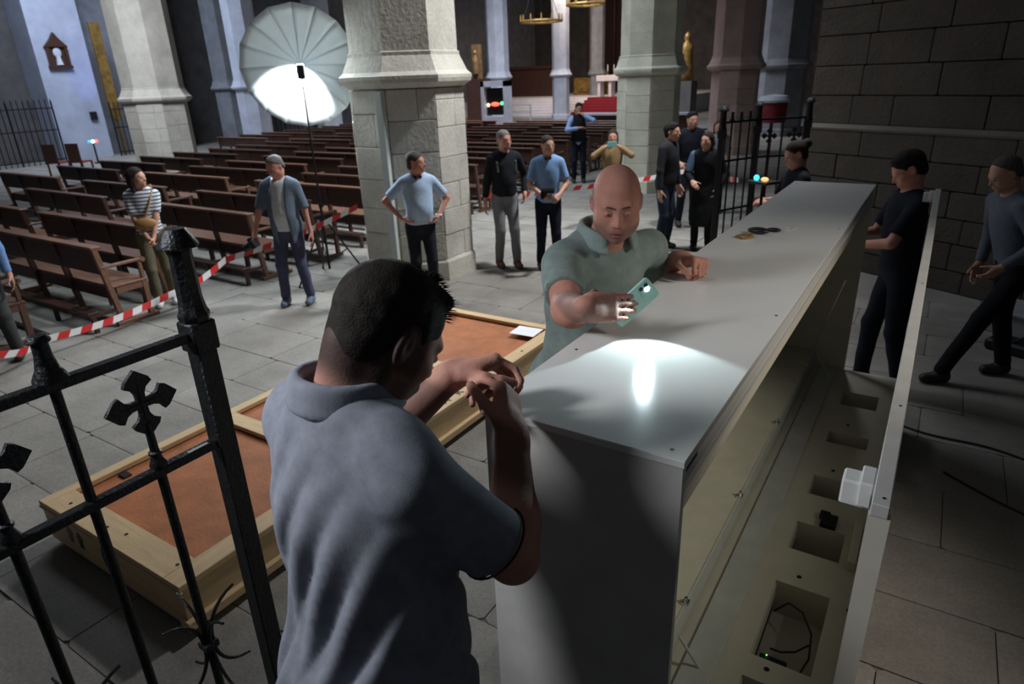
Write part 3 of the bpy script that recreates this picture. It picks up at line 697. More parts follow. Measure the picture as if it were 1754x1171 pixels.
kpart(MB().box(CX0+.05, CX0+.15, Y0+.05, Y1-.05, 0, .045).box(CX1-.15, CX1-.05, Y0+.05, Y1-.05, 0, .045), 'skid', M_PINE)
for (x, y) in ((-3.35, 1.18), (-3.2, 1.2), (-2.75, 1.2), (-3.75, 1.19), (-2.66, 1.9), (-2.66, 4.2), (-2.66, 3.0)):
    kpart(MB().cyl((x, y, CZ), (x, y, CZ+.0025), .010, n=8), 'bolt', M_BLACK)
# stencilled letters on the right frame board
for i, ch in enumerate('CARA'):
    T = text('stencil_letter', ch, .105, Matrix.Translation((CX1-.065, 3.02 + i*.155, CZ+.001)) @ Matrix.Rotation(PI/2, 4, 'Z'), M_BLACK, None)
    T.parent = crate; T.matrix_parent_inverse = Matrix(); T.location = T.location - V((CX0, Y0, 0))
# stencil marks on the end board: two arrows and a hook mark, plus a hand hole
def epoly(pts): 
    mb = MB(); M = Matrix.Translation((0, Y0+.0075, 0)) @ Matrix.Rotation(PI/2, 4, 'X'); return mb.prism(pts, 0, .002, M)
for dx in (0, .11):
    kpart(epoly([(-3.70+dx, .12), (-3.66+dx, .12), (-3.66+dx, .18), (-3.64+dx, .18), (-3.68+dx, .225), (-3.72+dx, .18), (-3.70+dx, .18)]), 'stencil_arrow', M_BLACK)
kpart(epoly([(-3.33, .10), (-3.29, .10), (-3.27, .16), (-3.28, .225), (-3.33, .225), (-3.345, .16)]), 'hand_hole', M_BLACK)
for (x, y) in ((-3.86, 1.5), (-3.88, 4.3)):
    kpart(MB().box(x, x+.07, y, y+.05, .262, .275, .003), 'foam_block', M_BLACK)
tg(MB().box(-.12, .12, -.10, .10, 0, .002, 0).build('paper_sheet', M_PAPER), 'white sheet of paper lying on the far corner of the pine crate', 'paper')
o = bpy.data.objects['paper_sheet']; o.location = (-2.86, 4.60, CZ+.001); o.rotation_euler = (0, 0, .06)

# ================================================================== WROUGHT IRON FENCE, NEAR
FX = -1.6
def cross_finial(parent, x, y, z, sc=1, along='y'):
    """flared cross with a raised rib, its stem and moulded foot; z = top of the rail it stands on"""
    q = []
    pr = [(.012, .028), (.019, .042), (.036, .053), (.030, .066), (0, .092), (-.030, .066), (-.036, .053), (-.019, .042), (-.012, .028), (-.011, .011)]
    for k in range(4):
        a = k*PI/2; q += [((px*math.cos(a) - py*math.sin(a))*sc, (px*math.sin(a) + py*math.cos(a))*sc) for px, py in pr]
    M = Matrix.Translation((x, y, z + .185*sc)) @ Matrix.Rotation(PI/2 if along == 'y' else 0, 4, 'Z') @ Matrix.Rotation(PI/2, 4, 'X')
    mb = MB(); mb.prism(q, -.006*sc, .006*sc, M)
    for a in range(4):
        d = M.to_3x3() @ V((math.cos(a*PI/2), math.sin(a*PI/2), 0)); c = M.translation
        for s_ in (1, -1): mb.cyl(c + M.to_3x3() @ V((0, 0, s_*.004*sc)), c + d*.08*sc + M.to_3x3() @ V((0, 0, s_*.004*sc)), .006*sc, .002*sc, 6)
    mb.lathe([(.021*sc, 0), (.022*sc, .008*sc), (.016*sc, .022*sc), (.012*sc, .034*sc), (.017*sc, .038*sc), (.017*sc, .044*sc), (.011*sc, .048*sc), (.010*sc, .13*sc)], (x, y, z), 14)
    return mb.build('cross_finial', M_IRON, parent, smooth=True)
def bar_finial(parent, x, y, z, sc=1):
    mb = MB(); mb.lathe([(.037*sc, 0), (.036*sc, .007*sc), (.024*sc, .03*sc), (.018*sc, .06*sc), (.017*sc, .088*sc), (.024*sc, .092*sc), (.024*sc, .098*sc), (.018*sc, .108*sc), (.001, .112*sc)], (x, y, z), 16)
    return mb.build('spear_finial', M_IRON, parent, smooth=True)
def gate_post(parent, x, y, sc=1, top=2.08):
    mb = MB(); h = .028*sc
    mb.box(x-h, x+h, y-h, y+h, 0, top-.32, .004); mb.box(x-h*1.28, x+h*1.28, y-h*1.28, y+h*1.28, top-.33, top-.245, .005)
    r = .036*sc
    mb.lathe([(r, -.245), (r*1.12, -.235), (r*1.12, -.225), (r*.98, -.215), (r*.86, -.185), (r*.78, -.07), (r*.86, -.06), (r*.86, -.05), (r*1.42, -.048), (r*1.42, -.043), (r*1.02, -.018), (r*.74, 0.0), (r*.66, .0)], (x, y, top), 8 if sc == 1 else 10, PI/8)
    return mb.build('post', M_IRON, parent, smooth=True)
fence = empty('iron_fence', (FX, .91, 0), label='black wrought iron fence end with crosses in the left foreground', cat='fence')
fp = []
po = gate_post(fence, FX, .91); fp.append(po)
fp.append(MB().box(FX-.012, FX+.018, -.75, .905, 1.785, 1.81, .003).build('rail', M_IRON, fence))
fp.append(MB().box(FX-.012, FX+.018, -.75, .905, 1.462, 1.487, .003).build('rail', M_IRON, fence))
fp.append(MB().box(FX-.012, FX+.018, -.75, .905, .25, .275, .003).build('rail', M_IRON, fence))
M_LAB = mat('pale_sticker', (.25, .27, .28), .6, .1, 20)
fp.append(MB().box(FX+.002, FX+.014, .80, .86, 1.4872, 1.4882).build('sticker', M_LAB, fence))
k = 0; y = .722
while y > -.7:
    if k % 2 == 0:
        fp.append(cross_finial(fence, FX, y, 1.487)); fp.append(MB().cyl((FX, y, .26), (FX, y, 1.47), .0125, n=10).build('bar', M_IRON, fence, smooth=True))
        mb = MB(); zc = .865
        mb.box(FX-.022, FX+.022, y-.022, y+.022, zc-.012, zc+.012, .003)
        for (sx, sy) in ((1, 0), (-1, 0), (0, 1), (0, -1)):
            for sg in (1, -1):
                pts = [(FX + sx*(.014 + .10*t*t), y + sy*(.014 + .10*t*t), zc + sg*(.01 + .13*math.sin(t*1.35))) for t in [i/7 for i in range(8)]]
                mb.tube(pts, [.0065*(1-.35*i/7) for i in range(8)], 6)
        fp.append(mb.build('scroll_collar', M_IRON, fence, smooth=True))
    else:
        fp.append(bar_finial(fence, FX, y, 1.81)); fp.append(MB().cyl((FX, y, .26), (FX, y, 1.80), .0125, n=10).build('bar', M_IRON, fence, smooth=True))
    y -= .172; k += 1
for q in fp: q.location = -V((FX, .91, 0))

# ------------------------------------------------------------------ iron fence by the right pier
f2 = empty('iron_fence', (-2.05, 7.5, 0), label='black iron fence with spikes and crosses beyond the far end of the case', cat='fence')
f2p = []
pts2 = [V((-2.07, 7.5, 0)), V((-1.82, 8.02, 0)), V((-1.36, 8.42, 0))]
for i, q in enumerate(pts2): f2p.append(gate_post(f2, q.x, q.y, 1.15, 2.03 + .02*i))
for i, (a, b) in enumerate(zip(pts2, pts2[1:])):
    for z in (1.86, 1.45, .9, .2): f2p.append(MB().beam((a.x, a.y, z), (b.x, b.y, z), .022, .022).build('rail', M_IRON, f2))
    n = 4
    for k in range(1, n):
        c = a.lerp(b, k/n)
        top = 1.86 if k % 2 == 0 or i == 0 else 1.50
        f2p.append(MB().cyl((c.x, c.y, .2), (c.x, c.y, top), .011, n=8).build('bar', M_IRON, f2))
        if i == 0: f2p.append(bar_finial(f2, c.x, c.y, 1.87, .9))
        elif k % 2: f2p.append(cross_finial(f2, c.x, c.y, 1.50, .95, 'x'))
for q in f2p: q.location = -V((-2.05, 7.5, 0))

# ================================================================== STUDIO LIGHT WITH UMBRELLA
ux, uy = -6.66, 5.78
ax = V((.74, -.66, -.10)).normalized(); hub = V((ux, uy, 2.60)) - ax*.42
st = empty('light_stand', (ux, uy, 0), label='tall black tripod stand carrying a flash and a big white umbrella', cat='light stand')
sp = []
def spart(mb, name, mt, parent=None, **k):
    o = mb.build(name, mt, parent or st, **k)
    if parent is None: o.location = -V((ux, uy, 0))
    return o
pole = spart(MB().cyl((ux, uy, .12), (ux, uy, .95), .017).cyl((ux, uy, .95), (ux, uy, 1.75), .013).cyl((ux, uy, 1.75), (ux, uy, 2.52), .010), 'pole', M_BLACK)
spart(MB().cyl((ux, uy, .93), (ux, uy, .99), .025).box(ux+.02, ux+.05, uy-.008, uy+.008, .95, .97), 'collar', M_BLACK)
spart(MB().cyl((ux, uy, 1.73), (ux, uy, 1.78), .02), 'collar', M_BLACK)
for k in range(3):
    a = 2*PI*k/3 + .5; e = V((ux + .52*math.cos(a), uy + .52*math.sin(a), .012))
    l = spart(MB().cyl((ux + .02*math.cos(a), uy+.02*math.sin(a), .80), e, .011), 'leg', M_BLACK)
    MB().ball(e, .017).build('rubber_foot', M_BLACK, l)
    spart(MB().cyl((ux, uy, .20), V((ux, uy, .80)).lerp(e, .52), .008), 'brace', M_BLACK)
fo = V((ux, uy, 2.55))
fq = ax.to_track_quat('Z', 'Y').to_matrix().to_4x4(); FM = Matrix.Translation(fo) @ fq
fl_ = MB(); fl_.box(-.045, .045, -.07, .09, -.10, .07, .012, FM).cyl(fo - ax*.10, fo - ax*.16, .055, .06, 14)
flash = spart(fl_, 'flash_head', M_BLACK)
M_LAMP = mat('flash_glass', (.55, .8, 1), emit=6, var=0)
MB().cyl(fo - ax*.16, fo - ax*.162, .045, n=14).build('flash_tube', M_LAMP, flash)
MB().cyl(fo + ax*.07 + V((0, 0, .02)), fo + ax*.072 + V((0, 0, .02)), .022, n=12).build('rear_display', mat('display_blue', (.25, .55, 1), emit=1.2, var=0), flash)
spart(MB().tube([fo + ax*.03 + V((.0, 0, -.05)), fo + ax*.05 + V((.0, 0, -.12)), fo - ax*.03 + V((0, 0, -.13)), fo - ax*.04 + V((0, 0, -.05))], .007), 'handle', M_BLACK)
spart(MB().cyl(fo + V((0, 0, .05)) + ax*.06, hub, .0045, n=8), 'umbrella_shaft', M_CHROME)
umb = empty('umbrella', hub); umb.parent = st; umb.location = hub - V((ux, uy, 0)); del_ = None
umb.rotation_euler = fq.to_euler()
NG = 16; UR = .70; DEP = .26
def prof(t): return V((UR*t, 0, DEP*t*t))
for k in range(NG):
    a0 = 2*PI*k/NG; a1 = 2*PI*(k+1)/NG; bm = bmesh.new(); rows = []
    for i in range(9):
        t = i/8; row = []
        for j in range(5):
            u = j/4; p = prof(t); e0 = V((p.x*math.cos(a0), p.x*math.sin(a0), p.z)); e1 = V((p.x*math.cos(a1), p.x*math.sin(a1), p.z)); q = e0.lerp(e1, u)
            q.z -= .012*t*math.sin(PI*u); row.append(bm.verts.new(q))
        rows.append(row)
    for A_, B_r in zip(rows, rows[1:]):
        for j in range(4): bm.faces.new((A_[j], A_[j+1], B_r[j+1], B_r[j]))
    bmesh.ops.remove_doubles(bm, verts=bm.verts[:], dist=1e-5)
    me = bpy.data.meshes.new('gore'); bm.to_mesh(me); bm.free(); me.materials.append(M_CANVAS)
    me.polygons.foreach_set('use_smooth', [True]*len(me.polygons))
    o = bpy.data.objects.new('canopy_gore', me); link(o, umb)
    sm_ = o.modifiers.new('s', 'SOLIDIFY'); sm_.thickness = .0012
    MB().tube([V((prof(i/8).x*math.cos(a0), prof(i/8).x*math.sin(a0), prof(i/8).z + .005)) for i in range(9)], .0022, 5).build('rib', M_GREYM, umb)
MB().cyl((0, 0, -.03), (0, 0, .04), .014).build('hub', M_BLACK, umb)
# the flash itself fires into the umbrella
spot('flash_light', fo - ax*.17, hub + V((-.06, -.08, -.34)), 124, 75, (.92, .97, 1), .22, .022)
area('umbrella_bounce_fill', hub + ax*.30, hub + ax*3 + V((0, 0, -.6)), .9, 75, (.84, .94, 1), 160)  # added area lamp standing in for flash light bounced off the canopy

# ================================================================== PEWS
def make_pew(L, mt, ml):
    root = empty('church_pew')
    h = L/2
    mb = MB(); M = Matrix.Rotation(math.radians(8), 4, 'X')
    MB().box(-h, h, -.055, .055, .875, .905, .006).build('top_rail', ml, root)
    mb.box(-h+.02, h-.02, -.012, .012, .60, .875).build('back_panel', mt, root)
    MB().box(-h, h, .06, .46, .43, .455, .005).build('seat', ml, root)
    MB().box(-h+.02, h-.02, .05, .07, .30, .43).build('rear_apron', mt, root)
    MB().box(-h+.02, h-.02, -.25, -.13, .20, .225, .004).build('kneeler', mt, root)
    nf = 4
    for i in range(nf):
        x = -h+.03 + (L-.06)*i/(nf-1); end = i in (0, nf-1)
        MB().beam((x, .10, 0), (x, -.015, .88), .05, .06, (0, 1, 0), .005).build('back_leg', ml if end else mt, root)
        MB().box(x-.025, x+.025, .39, .45, 0, .43, .005).build('front_leg', ml if end else mt, root)
        MB().box(x-.022, x+.022, -.24, .10, .17, .20).box(x-.022, x+.022, -.22, -.18, 0, .17).build('kneeler_bracket', mt, root)
        if end:
            MB().box(x-.03, x+.03, .0, .46, .655, .685, .006).cyl((x-.03, .455, .665), (x+.03, .455, .665), .028, n=10).build('armrest', ml, root)
            MB().box(x-.02, x+.02, .40, .44, .455, .655, .004).build('arm_post', ml, root)
            MB().box(x-.03, x+.03, .02, .5, .0, .045, .004).build('foot_rail', ml, root)
            MB().box(x-.02, x+.02, .1, .4, .36, .43).build('seat_bearer', ml, root)
    return root
pewA = make_pew(2.62, M_WOOD, M_WOODL)
pewB = make_pew(2.62, M_WOOD, mat('mid_pew_wood', (.11, .055, .038), .36, .35, 3, .15, 30, 0, .5, aniso=(1, 14, 14)))
rowsY = [2.22, 3.30, 4.16, 5.25, 6.25, 7.4, 8.4, 9.35, 10.3, 11.25, 12.2, 13.15, 14.1, 15.05, 16, 16.95, 17.9, 18.85, 19.8, 20.75, 21.7]
used = [False, False]; npew = 0
ordn = ['nearest', 'second', 'third', 'fourth', 'fifth', 'sixth', 'seventh', 'eighth', 'ninth', 'tenth', 'eleventh', 'twelfth', 'thirteenth', 'fourteenth', 'fifteenth', 'sixteenth', 'seventeenth', 'eighteenth', 'nineteenth', 'twentieth', 'twenty-first']
blk = [(-8.76, 'right block beside the aisle', 0), (-12.28, 'middle block of the nave', 1), (-15.85, 'left block beside the far piers', 4), (-19.6, 'outermost left block', 7)]
for bx, bn, r0 in blk:
    cnt = 0
    for i, ry in enumerate(rowsY):
        if i < r0: continue
        if bx < -19 and (ry < 13.5): continue
        if bx < -18 and ry > 20: continue
        sel = 0 if R.random() < .45 else 1
        src = (pewA, pewB)[sel]
        t = copy_tree(src) if used[sel] else src
        used[sel] = True
        x = bx + R.uniform(-.08, .08)
        if bx > -9: x += {0: -.28, 2: -.52}.get(i, 0) - (.42 if ry > 12 else 0)
        t.location = (x, ry, 0); t.rotation_euler = (0, 0, R.uniform(-.015, .015))
        tag(t, 'dark brown wooden pew, %s row of the %s' % (ordn[cnt], bn), 'pew', 'wooden pews in the nave'); cnt += 1; npew += 1
tg(MB().box(-.75, .75, -.12, .12, .05, .075, .004).box(-.7, .7, -.11, -.08, 0, .05).box(-.7, .7, .08, .11, 0, .05).build('kneeling_board', mat('grey_board', (.19, .18, .16), .6, .2, 8)), 'low grey kneeling board on the floor between the two nearest pews', 'board')
o = bpy.data.objects['kneeling_board']; o.location = (-8.30, 2.88, 0); o.rotation_euler = (0, 0, -.02)

# ================================================================== BARRIER TAPE
def tape(pts, wdt, label, sag=.05, st_=.11):
    P = []
    for a, b in zip(pts, pts[1:]):
        a = V(a); b = V(b); n = max(int((b-a).length/.11), 1)
        for i in range(n):
            t = i/n; q = a.lerp(b, t); q.z -= sag*math.sin(PI*t); P.append(q)
    P.append(V(pts[-1])); mb = MB(); 
    for i, (a, b) in enumerate(zip(P, P[1:])):
        d = (b-a).normalized(); up = V((0, 0, 1)); tw = .5*math.sin(i*.16)*.6
        up = (Matrix.Rotation(tw, 3, d) @ up); up = (up - d*up.dot(d)).normalized()
        sh = d*.02; q = [mb.bm.verts.new(v) for v in (a - up*wdt - sh, b - up*wdt - sh, b + up*wdt + sh, a + up*wdt + sh)]
        f = mb.bm.faces.new(q); f.material_index = i % 2
    bmesh.ops.remove_doubles(mb.bm, verts=mb.bm.verts[:], dist=1e-4)
    o = mb.build('barrier_tape', [M_RED, M_TAPEW]); m_ = o.modifiers.new('s', 'SOLIDIFY'); m_.thickness = .001
    return tag(o, label, 'barrier tape')
tape([(-6.25, .5, .45), (-6.86, 2.0, .27), (-7.08, 2.50, .20), (-7.22, 3.86, .23), (-7.2, 4.65, .46), (-6.25, 6.02, .93)], .035, 'long red and white barrier tape strung past the pew ends to the pier')
tape([(-5.1, 7.35, .93), (-4.85, 8.45, .84), (-3.1, 10.35, 1.0), (-2.2, 8.9, 1.05)], .035, 'red and white barrier tape behind the men on the right of the pier')

# cable duct on the pier
tg(MB().box(-5.61, -5.51, 5.88, 5.935, .0, 2.30, .004).build('cable_duct', mat('pale_duct', (.50, .55, .52), .4, .05, 5)), 'pale green vertical cable duct fixed to the near pier', 'duct')

# ================================================================== BACKGROUND FURNISHINGS
def grille(x, y0, y1, z1, label, n=14):
    g = empty('chapel_grille', (x, y0, 0), label=label, cat='grille'); L = y1-y0
    for z in (.15, z1*.55, z1*.9): MB().box(-.02, .02, 0, L, z-.02, z+.02).build('rail', M_IRON, g)
    for i in range(n+1):
        yy = L*i/n; MB().cyl((0, yy, 0), (0, yy, z1), .018 if i % (n//2 or 1) else .035, n=6).cyl((0, yy, z1), (0, yy, z1+.12), .03, .002, n=6).build('bar', M_IRON, g)
grille(-28.4, 9.6, 12.6, 2.2, 'tall black chapel grille at the far left wall', 16)
grille(-28.6, 14.8, 16.9, 2.0, 'black chapel grille right of the blue lit pilaster', 12)
grille(-27.6, 20.4, 24.6, 2.4, 'black chapel grille behind the pews left of the umbrella', 16)
sh = empty('wall_shrine', (-28.98, 13.55, 3.35), label='small carved wooden shrine frame hung high on the pale pilaster', cat='shrine')
MB().box(0, .12, -.42, .42, 0, .10).box(0, .10, -.38, -.26, .1, .75).box(0, .10, .26, .38, .1, .75).box(0, .03, -.3, .3, .1, .8).build('frame', M_WOOD, sh)
MB().prism([(-.42, .75), (.42, .75), (.18, 1.0), (0, 1.25), (-.18, 1.0)], 0, .12, Matrix(((0, 0, 1, 0), (1, 0, 0, 0), (0, 1, 0, 0), (0, 0, 0, 1)))).build('pediment', M_WOOD, sh)
MB().ball((.05, 0, .55), .15, (.3, 1, 1.2)).cyl((.05, 0, .12), (.05, 0, .42), .12, .07).build('figure_relief', M_PLASTER, sh)
tg(MB().box(-29.0, -28.9, 14.95, 15.35, 1.4, 5.0).box(-28.98, -28.92, 15.1, 15.2, 0, 1.4).build('processional_banner', M_GOLD), 'tall narrow gilded panel standing beside the pale pilaster', 'banner')
tg(MB().box(-28.98, -28.9, 14.15, 14.4, 1.45, 1.75).build('notice_plate', M_BLACK), 'small dark plate on the pale pilaster near the blue light', 'plate')
blu = bpy.data.lights.new('blue_spot', 'SPOT'); blu.energy = 160; blu.color = (.12, .2, 1); blu.spot_size = .6; blu.spot_blend = 1
bo = bpy.data.objects.new('blue_spot', blu); COL.objects.link(bo); bo.location = (-27.2, 13.6, .6); bo.rotation_euler = (V((-29.0, 14.5, 3.2)) - V(bo.location)).to_track_quat('-Z', 'Y').to_euler()
tl = empty('tripod_lamp', (-26.6, 12.85, 0), label='small stand with green, white and red lights far left beyond the pews', cat='lamp')
MB().cyl((0, 0, 0), (0, 0, .7), .03).box(-.1, .1, -.1, .1, 0, .04).build('stand', M_BLACK, tl)
for dy, c in ((-.13, (.05, .35, .5)), (0, (.7, 1, .75)), (.13, (1, .15, .1))):
    MB().ball((0, dy, .78), .06).build('lamp_bulb', mat('bulb_%d' % int(dy*100+50), c, emit=4 if dy == 0 else 1.5, var=0), tl)
for (x, y, z, lb) in ((-28.8, 11.0, 3.0, 'hanging black wall lantern above the far left grille'), (-28.6, 16.2, 2.9, 'hanging pair of oil lamps between pilaster and greenish pier')):
    g = empty('hanging_lamp', (x, y, z), label=lb, cat='lamp')
    MB().cyl((0, 0, .3), (0, 0, 5), .012, n=5).build('chain', M_IRON, g)
    MB().cyl((0, 0, 0), (0, 0, .25), .10, .16, 10).cyl((0, 0, .25), (0, 0, .32), .18, .02, 10).build('bowl', M_IRON, g)
tg(MB().box(-28.2, -26.6, 6.9, 8.9, 0, 1.1).box(-28.2, -27.6, 6.7, 9.1, 1.1, 1.25).box(-28.4, -28.2, 6.7, 9.1, 0, 3.2).build('side_altar', M_BACK), 'grey stone side altar at the extreme left edge', 'altar')
for i, (x, y) in enumerate(((-23.0, 10.6), (-23.6, 10.2))):
    c = empty('wooden_chair', (x, y, 0), .4, label=('dark wooden chair with red seat by the left grille', 'dark wooden chair half behind the red seated one')[i], cat='chair')
    MB().box(-.22, .22, -.22, .22, .42, .46).build('seat', mat('red_seat', (.25, .03, .03)), c)
    MB().box(-.22, .22, -.24, -.20, .46, 1.0).build('backrest', M_WOOD, c)
    for sx in (-.2, .2):
        for sy in (-.2, .2): MB().box(sx-.02, sx+.02, sy-.02, sy+.02, 0, .42).build('leg', M_WOOD, c)
# presbytery: steps, carpet, altar, retable
pre = MB()
for i in range(7): pre.box(-29, -13.5, 37 + i*.45, 51.8, i*.15, (i+1)*.15)
PRE = pre.build('trim_5', M_MARBLE, kind='structure')
cp = MB()
for i in range(7): cp.box(-19.6, -16.2, 36.98 + i*.45, 37.02 + i*.45 + .45, i*.15 + .005, (i+1)*.15 + .012)
tg(cp.build('red_carpet', M_REDC), 'red carpet running up the marble altar steps', 'carpet')
al = empty('high_altar', (-18.2, 40.4, 1.07), label='white altar table with open front between two legs above the red steps', cat='altar')
MB().box(-.95, .95, -.4, .4, .9, 1.25, .02).build('table_top', M_MARBLE, al)
for sx in (-.8, -.05, .8): MB().box(sx-.09, sx+.09, -.3, .3, 0, .9).build('leg', M_MARBLE, al)
for i in range(3):
    c = empty('candlestick', (-18.55 + i*.42, 40.4, 2.325), label='%s pale candle on the altar' % ('leftmost', 'middle', 'rightmost')[i], cat='candlestick', group='altar candles')
    MB().lathe([(.08, 0), (.03, .05), (.025, .2), (.06, .22)], (0, 0, 0), 8).build('holder', M_GOLD, c); MB().cyl((0, 0, .22), (0, 0, .6), .03, n=8).build('candle', M_MARBLE, c)
tg(MB().box(-23.4, -20.6, 45.2, 46.2, 1.05, 2.2).box(-23.0, -21.0, 45.1, 45.2, 1.3, 2.0).build('gilded_antependium', M_GOLD), 'gilded altar frontal glowing ochre left of the white altar', 'altar frontal')
rt = empty('retable', (-22.2, 49.5, 1.05), label='dark brown retable screen behind the altar', cat='retable')
MB().box(-2.2, 2.2, 0, .6, 1.5, 6.5).build('panel', M_WOOD, rt)
for i in range(5): MB().cyl((-2.1 + i*1.05, -.1, 1.5), (-2.1+i*1.05, -.1, 6.5), .12).build('colonnette', M_WOOD, rt)
tg(MB().box(-30, -24.5, 44, 44.3, 0, 2.9).box(-30, -24.5, 43.9, 44.4, 2.9, 3.1).build('choir_screen', M_WOOD), 'dark wooden choir screen left of the altar area', 'screen')
for (x, y, z, r_, lb) in ((-16.7, 29, 4.75, .95, 'gold ring chandelier hanging left of the second pier'), (-14.1, 28.3, 5.2, .8, 'gold ring chandelier cut by the top edge of the photo')):
    c = empty('chandelier', (x, y, z), label=lb, cat='chandelier')
    MB().tube([(r_*math.cos(a), r_*math.sin(a), 0) for a in [2*PI*i/24 for i in range(24)]], .05, 6, True).build('ring', M_GOLD, c)
    for i in range(12):
        a = 2*PI*i/12; MB().cyl((r_*math.cos(a), r_*math.sin(a), .0), (r_*math.cos(a), r_*math.sin(a), .28), .04, .03, 6).build('candle', M_GOLD, c)
    for i in range(3):
        a = 2*PI*i/3; MB().cyl((r_*math.cos(a), r_*math.sin(a), 0), (0, 0, 2.5), .012, n=5).build('chain', M_IRON, c)
    MB().cyl((0, 0, 2.5), (0, 0, 9), .015, n=5).build('rod', M_IRON, c)
sc_ = empty('information_desk', (-15.2, 22.75, 0), label='pale display stand with glowing red and green lights seen right of the near pier', cat='display stand')
MB().box(-.6, .6, -.2, .2, 0, 1.0).box(-.6, -.45, -.2, .2, 1, 2.3).box(.45, .6, -.2, .2, 1, 2.3).box(-.6, .6, -.2, .2, 2.1, 2.3).build('body', M_PLASTER, sc_)
MB().box(-.42, .42, -.05, 0, 1.05, 2.05).build('panel', M_BLACK, sc_)
MB().ball((0, -.1, 1.45), .13, (1.6, .5, .6)).build('red_lamp', mat('red_glow', (1, .1, .06), emit=2.5, var=0), sc_)
MB().ball((.32, -.1, 1.48), .07).build('green_lamp', mat('green_glow', (.1, 1, .35), emit=1.5, var=0), sc_)
MB().ball((-.33, -.1, 1.42), .07).build('white_lamp', mat('warm_glow', (1, .8, .5), emit=1.5, var=0), sc_)
gs = empty('gilded_statue', (-9.6, 28.6, 0), label='gilded robed statue on a plinth just right of the second pier', cat='statue')
MB().box(-.4, .4, -.4, .4, 0, 2.0).build('plinth', M_DARKST, gs)
MB().lathe([(.34, 0), (.30, .5), (.24, 1.1), (.27, 1.35), (.10, 1.5), (.13, 1.6), (.12, 1.75), (.02, 1.86)], (0, 0, 2.0), 12).build('figure', M_GOLD, gs, smooth='all')
gs2 = empty('gilded_retable', (-16.85, 23.9, 0), label='narrow gilded retable in the dim recess right of the near pier top', cat='retable')
MB().box(-.18, .18, -.1, .1, 2.4, 3.7).lathe([(.12, 0), (.11, .5), (.06, .7), (.07, .8), (.02, .9)], (0, -.12, 2.6), 10).build('panel', mat('old_gilding', (.16, .09, .035), .6, .5, 5), gs2); MB().box(-.5, .5, -.2, .2, 0, 2.4).build('base', M_WOOD, gs2)
bl = empty('low_barrier', (-22.3, 34.5, 0), label='pale wooden handrail barrier on the steps left of the carpet', cat='barrier')
for a, b in (((-1.6, 0, .9), (1.6, 0, .9)), ((-1.6, 0, 0), (-1.6, 0, .9)), ((1.6, 0, 0), (1.6, 0, .9)), ((0, 0, 0), (0, 0, .9)), ((-1.6, 0, .5), (1.6, 0, .5))): MB().beam(a, b, .07, .07, (0, 1, 0)).build('rail', M_PLASTER, bl)
bc = empty('bench_back', (-9.6, 23.0, 0), label='dark choir bench with pale top in the side aisle behind the second pier', cat='bench')
MB().box(-2.2, 2.2, 0, .1, 0, 1.0).build('backrest', M_WOOD, bc); MB().box(-2.2, 2.2, 0, .5, .42, .47).build('seat', M_WOOD, bc); MB().box(-2.25, 2.25, -.05, .15, 1.0, 1.08).build('rail', M_PLASTER, bc)
dr = empty('round_font', (-2.8, 13.4, 0), label='round dark red drum with pale lid above the far fence', cat='drum')
MB().lathe([(.20, 0), (.20, .03), (.03, .04), (.03, 1.43), (.24, 1.45), (.25, 1.80)], (0, 0, 0), 20).build('body', mat('dark_red_velvet', (.16, .012, .022), .8), dr, smooth=True)
MB().lathe([(.27, 0), (.28, .04), (.24, .11), (.02, .14)], (0, 0, 1.80), 20).build('lid', M_PLASTER, dr, smooth=True)
# things on the floor at the right
tg(MB().box(-.34, .34, -.22, .22, .0, .20, .01).box(-.36, .36, -.24, .24, .20, .23, .006).build('equipment_case', mat('grey_case', (.30, .31, .33), .5, .1, 6)), 'light grey flat equipment case on the floor at the right edge', 'case')
o = bpy.data.objects['equipment_case']; o.location = (.95, 7.35, 0); o.rotation_euler = (0, 0, -.5)
tg(MB().box(-.3, .3, -.12, .12, 0, .10, .02).tube([(-.1, -.05, .1), (0, -.06, .2), (.1, -.05, .1)], .012).build('tool_bag', M_BLACK), 'black tool bag on the floor in front of the grey case', 'bag')
o = bpy.data.objects['tool_bag']; o.location = (.92, 6.75, 0); o.rotation_euler = (0, 0, -.45)
tg(MB().tube([(.04 + .06*i, 4.90 - .03*math.sin(i*.5) - i*.012, .008) for i in range(30)], .007, 6).build('floor_cable', M_BLACK, smooth=True), 'black cable running over the dark stone floor at the right', 'cable')
tg(MB().tube([(.35 + .045*i, 4.35 - .02*i - .10*math.sin(i*.16), .008) for i in range(30)], .006, 6).build('floor_cable', M_BLACK, smooth=True), 'second thinner cable curving below the first on the right floor', 'cable')
# platforms under the two technicians
for (x, y, lb) in ((-.90, .62, 'grey folding step under the near technician'), (-1.12, 2.15, 'grey folding step under the man with the phone')):
    s_ = empty('step_stool', (x, y, 0), label=lb, cat='step stool')
    MB().box(-.22, .22, -.20, .20, .30, .33, .005).build('tread', M_GREYM, s_)
    for sx in (-.2, .2):
        for sy in (-.17, .17): MB().beam((sx, sy*1.1, 0), (sx, sy, .30), .03, .03, (0, 1, 0)).build('leg', M_GREYM, s_)

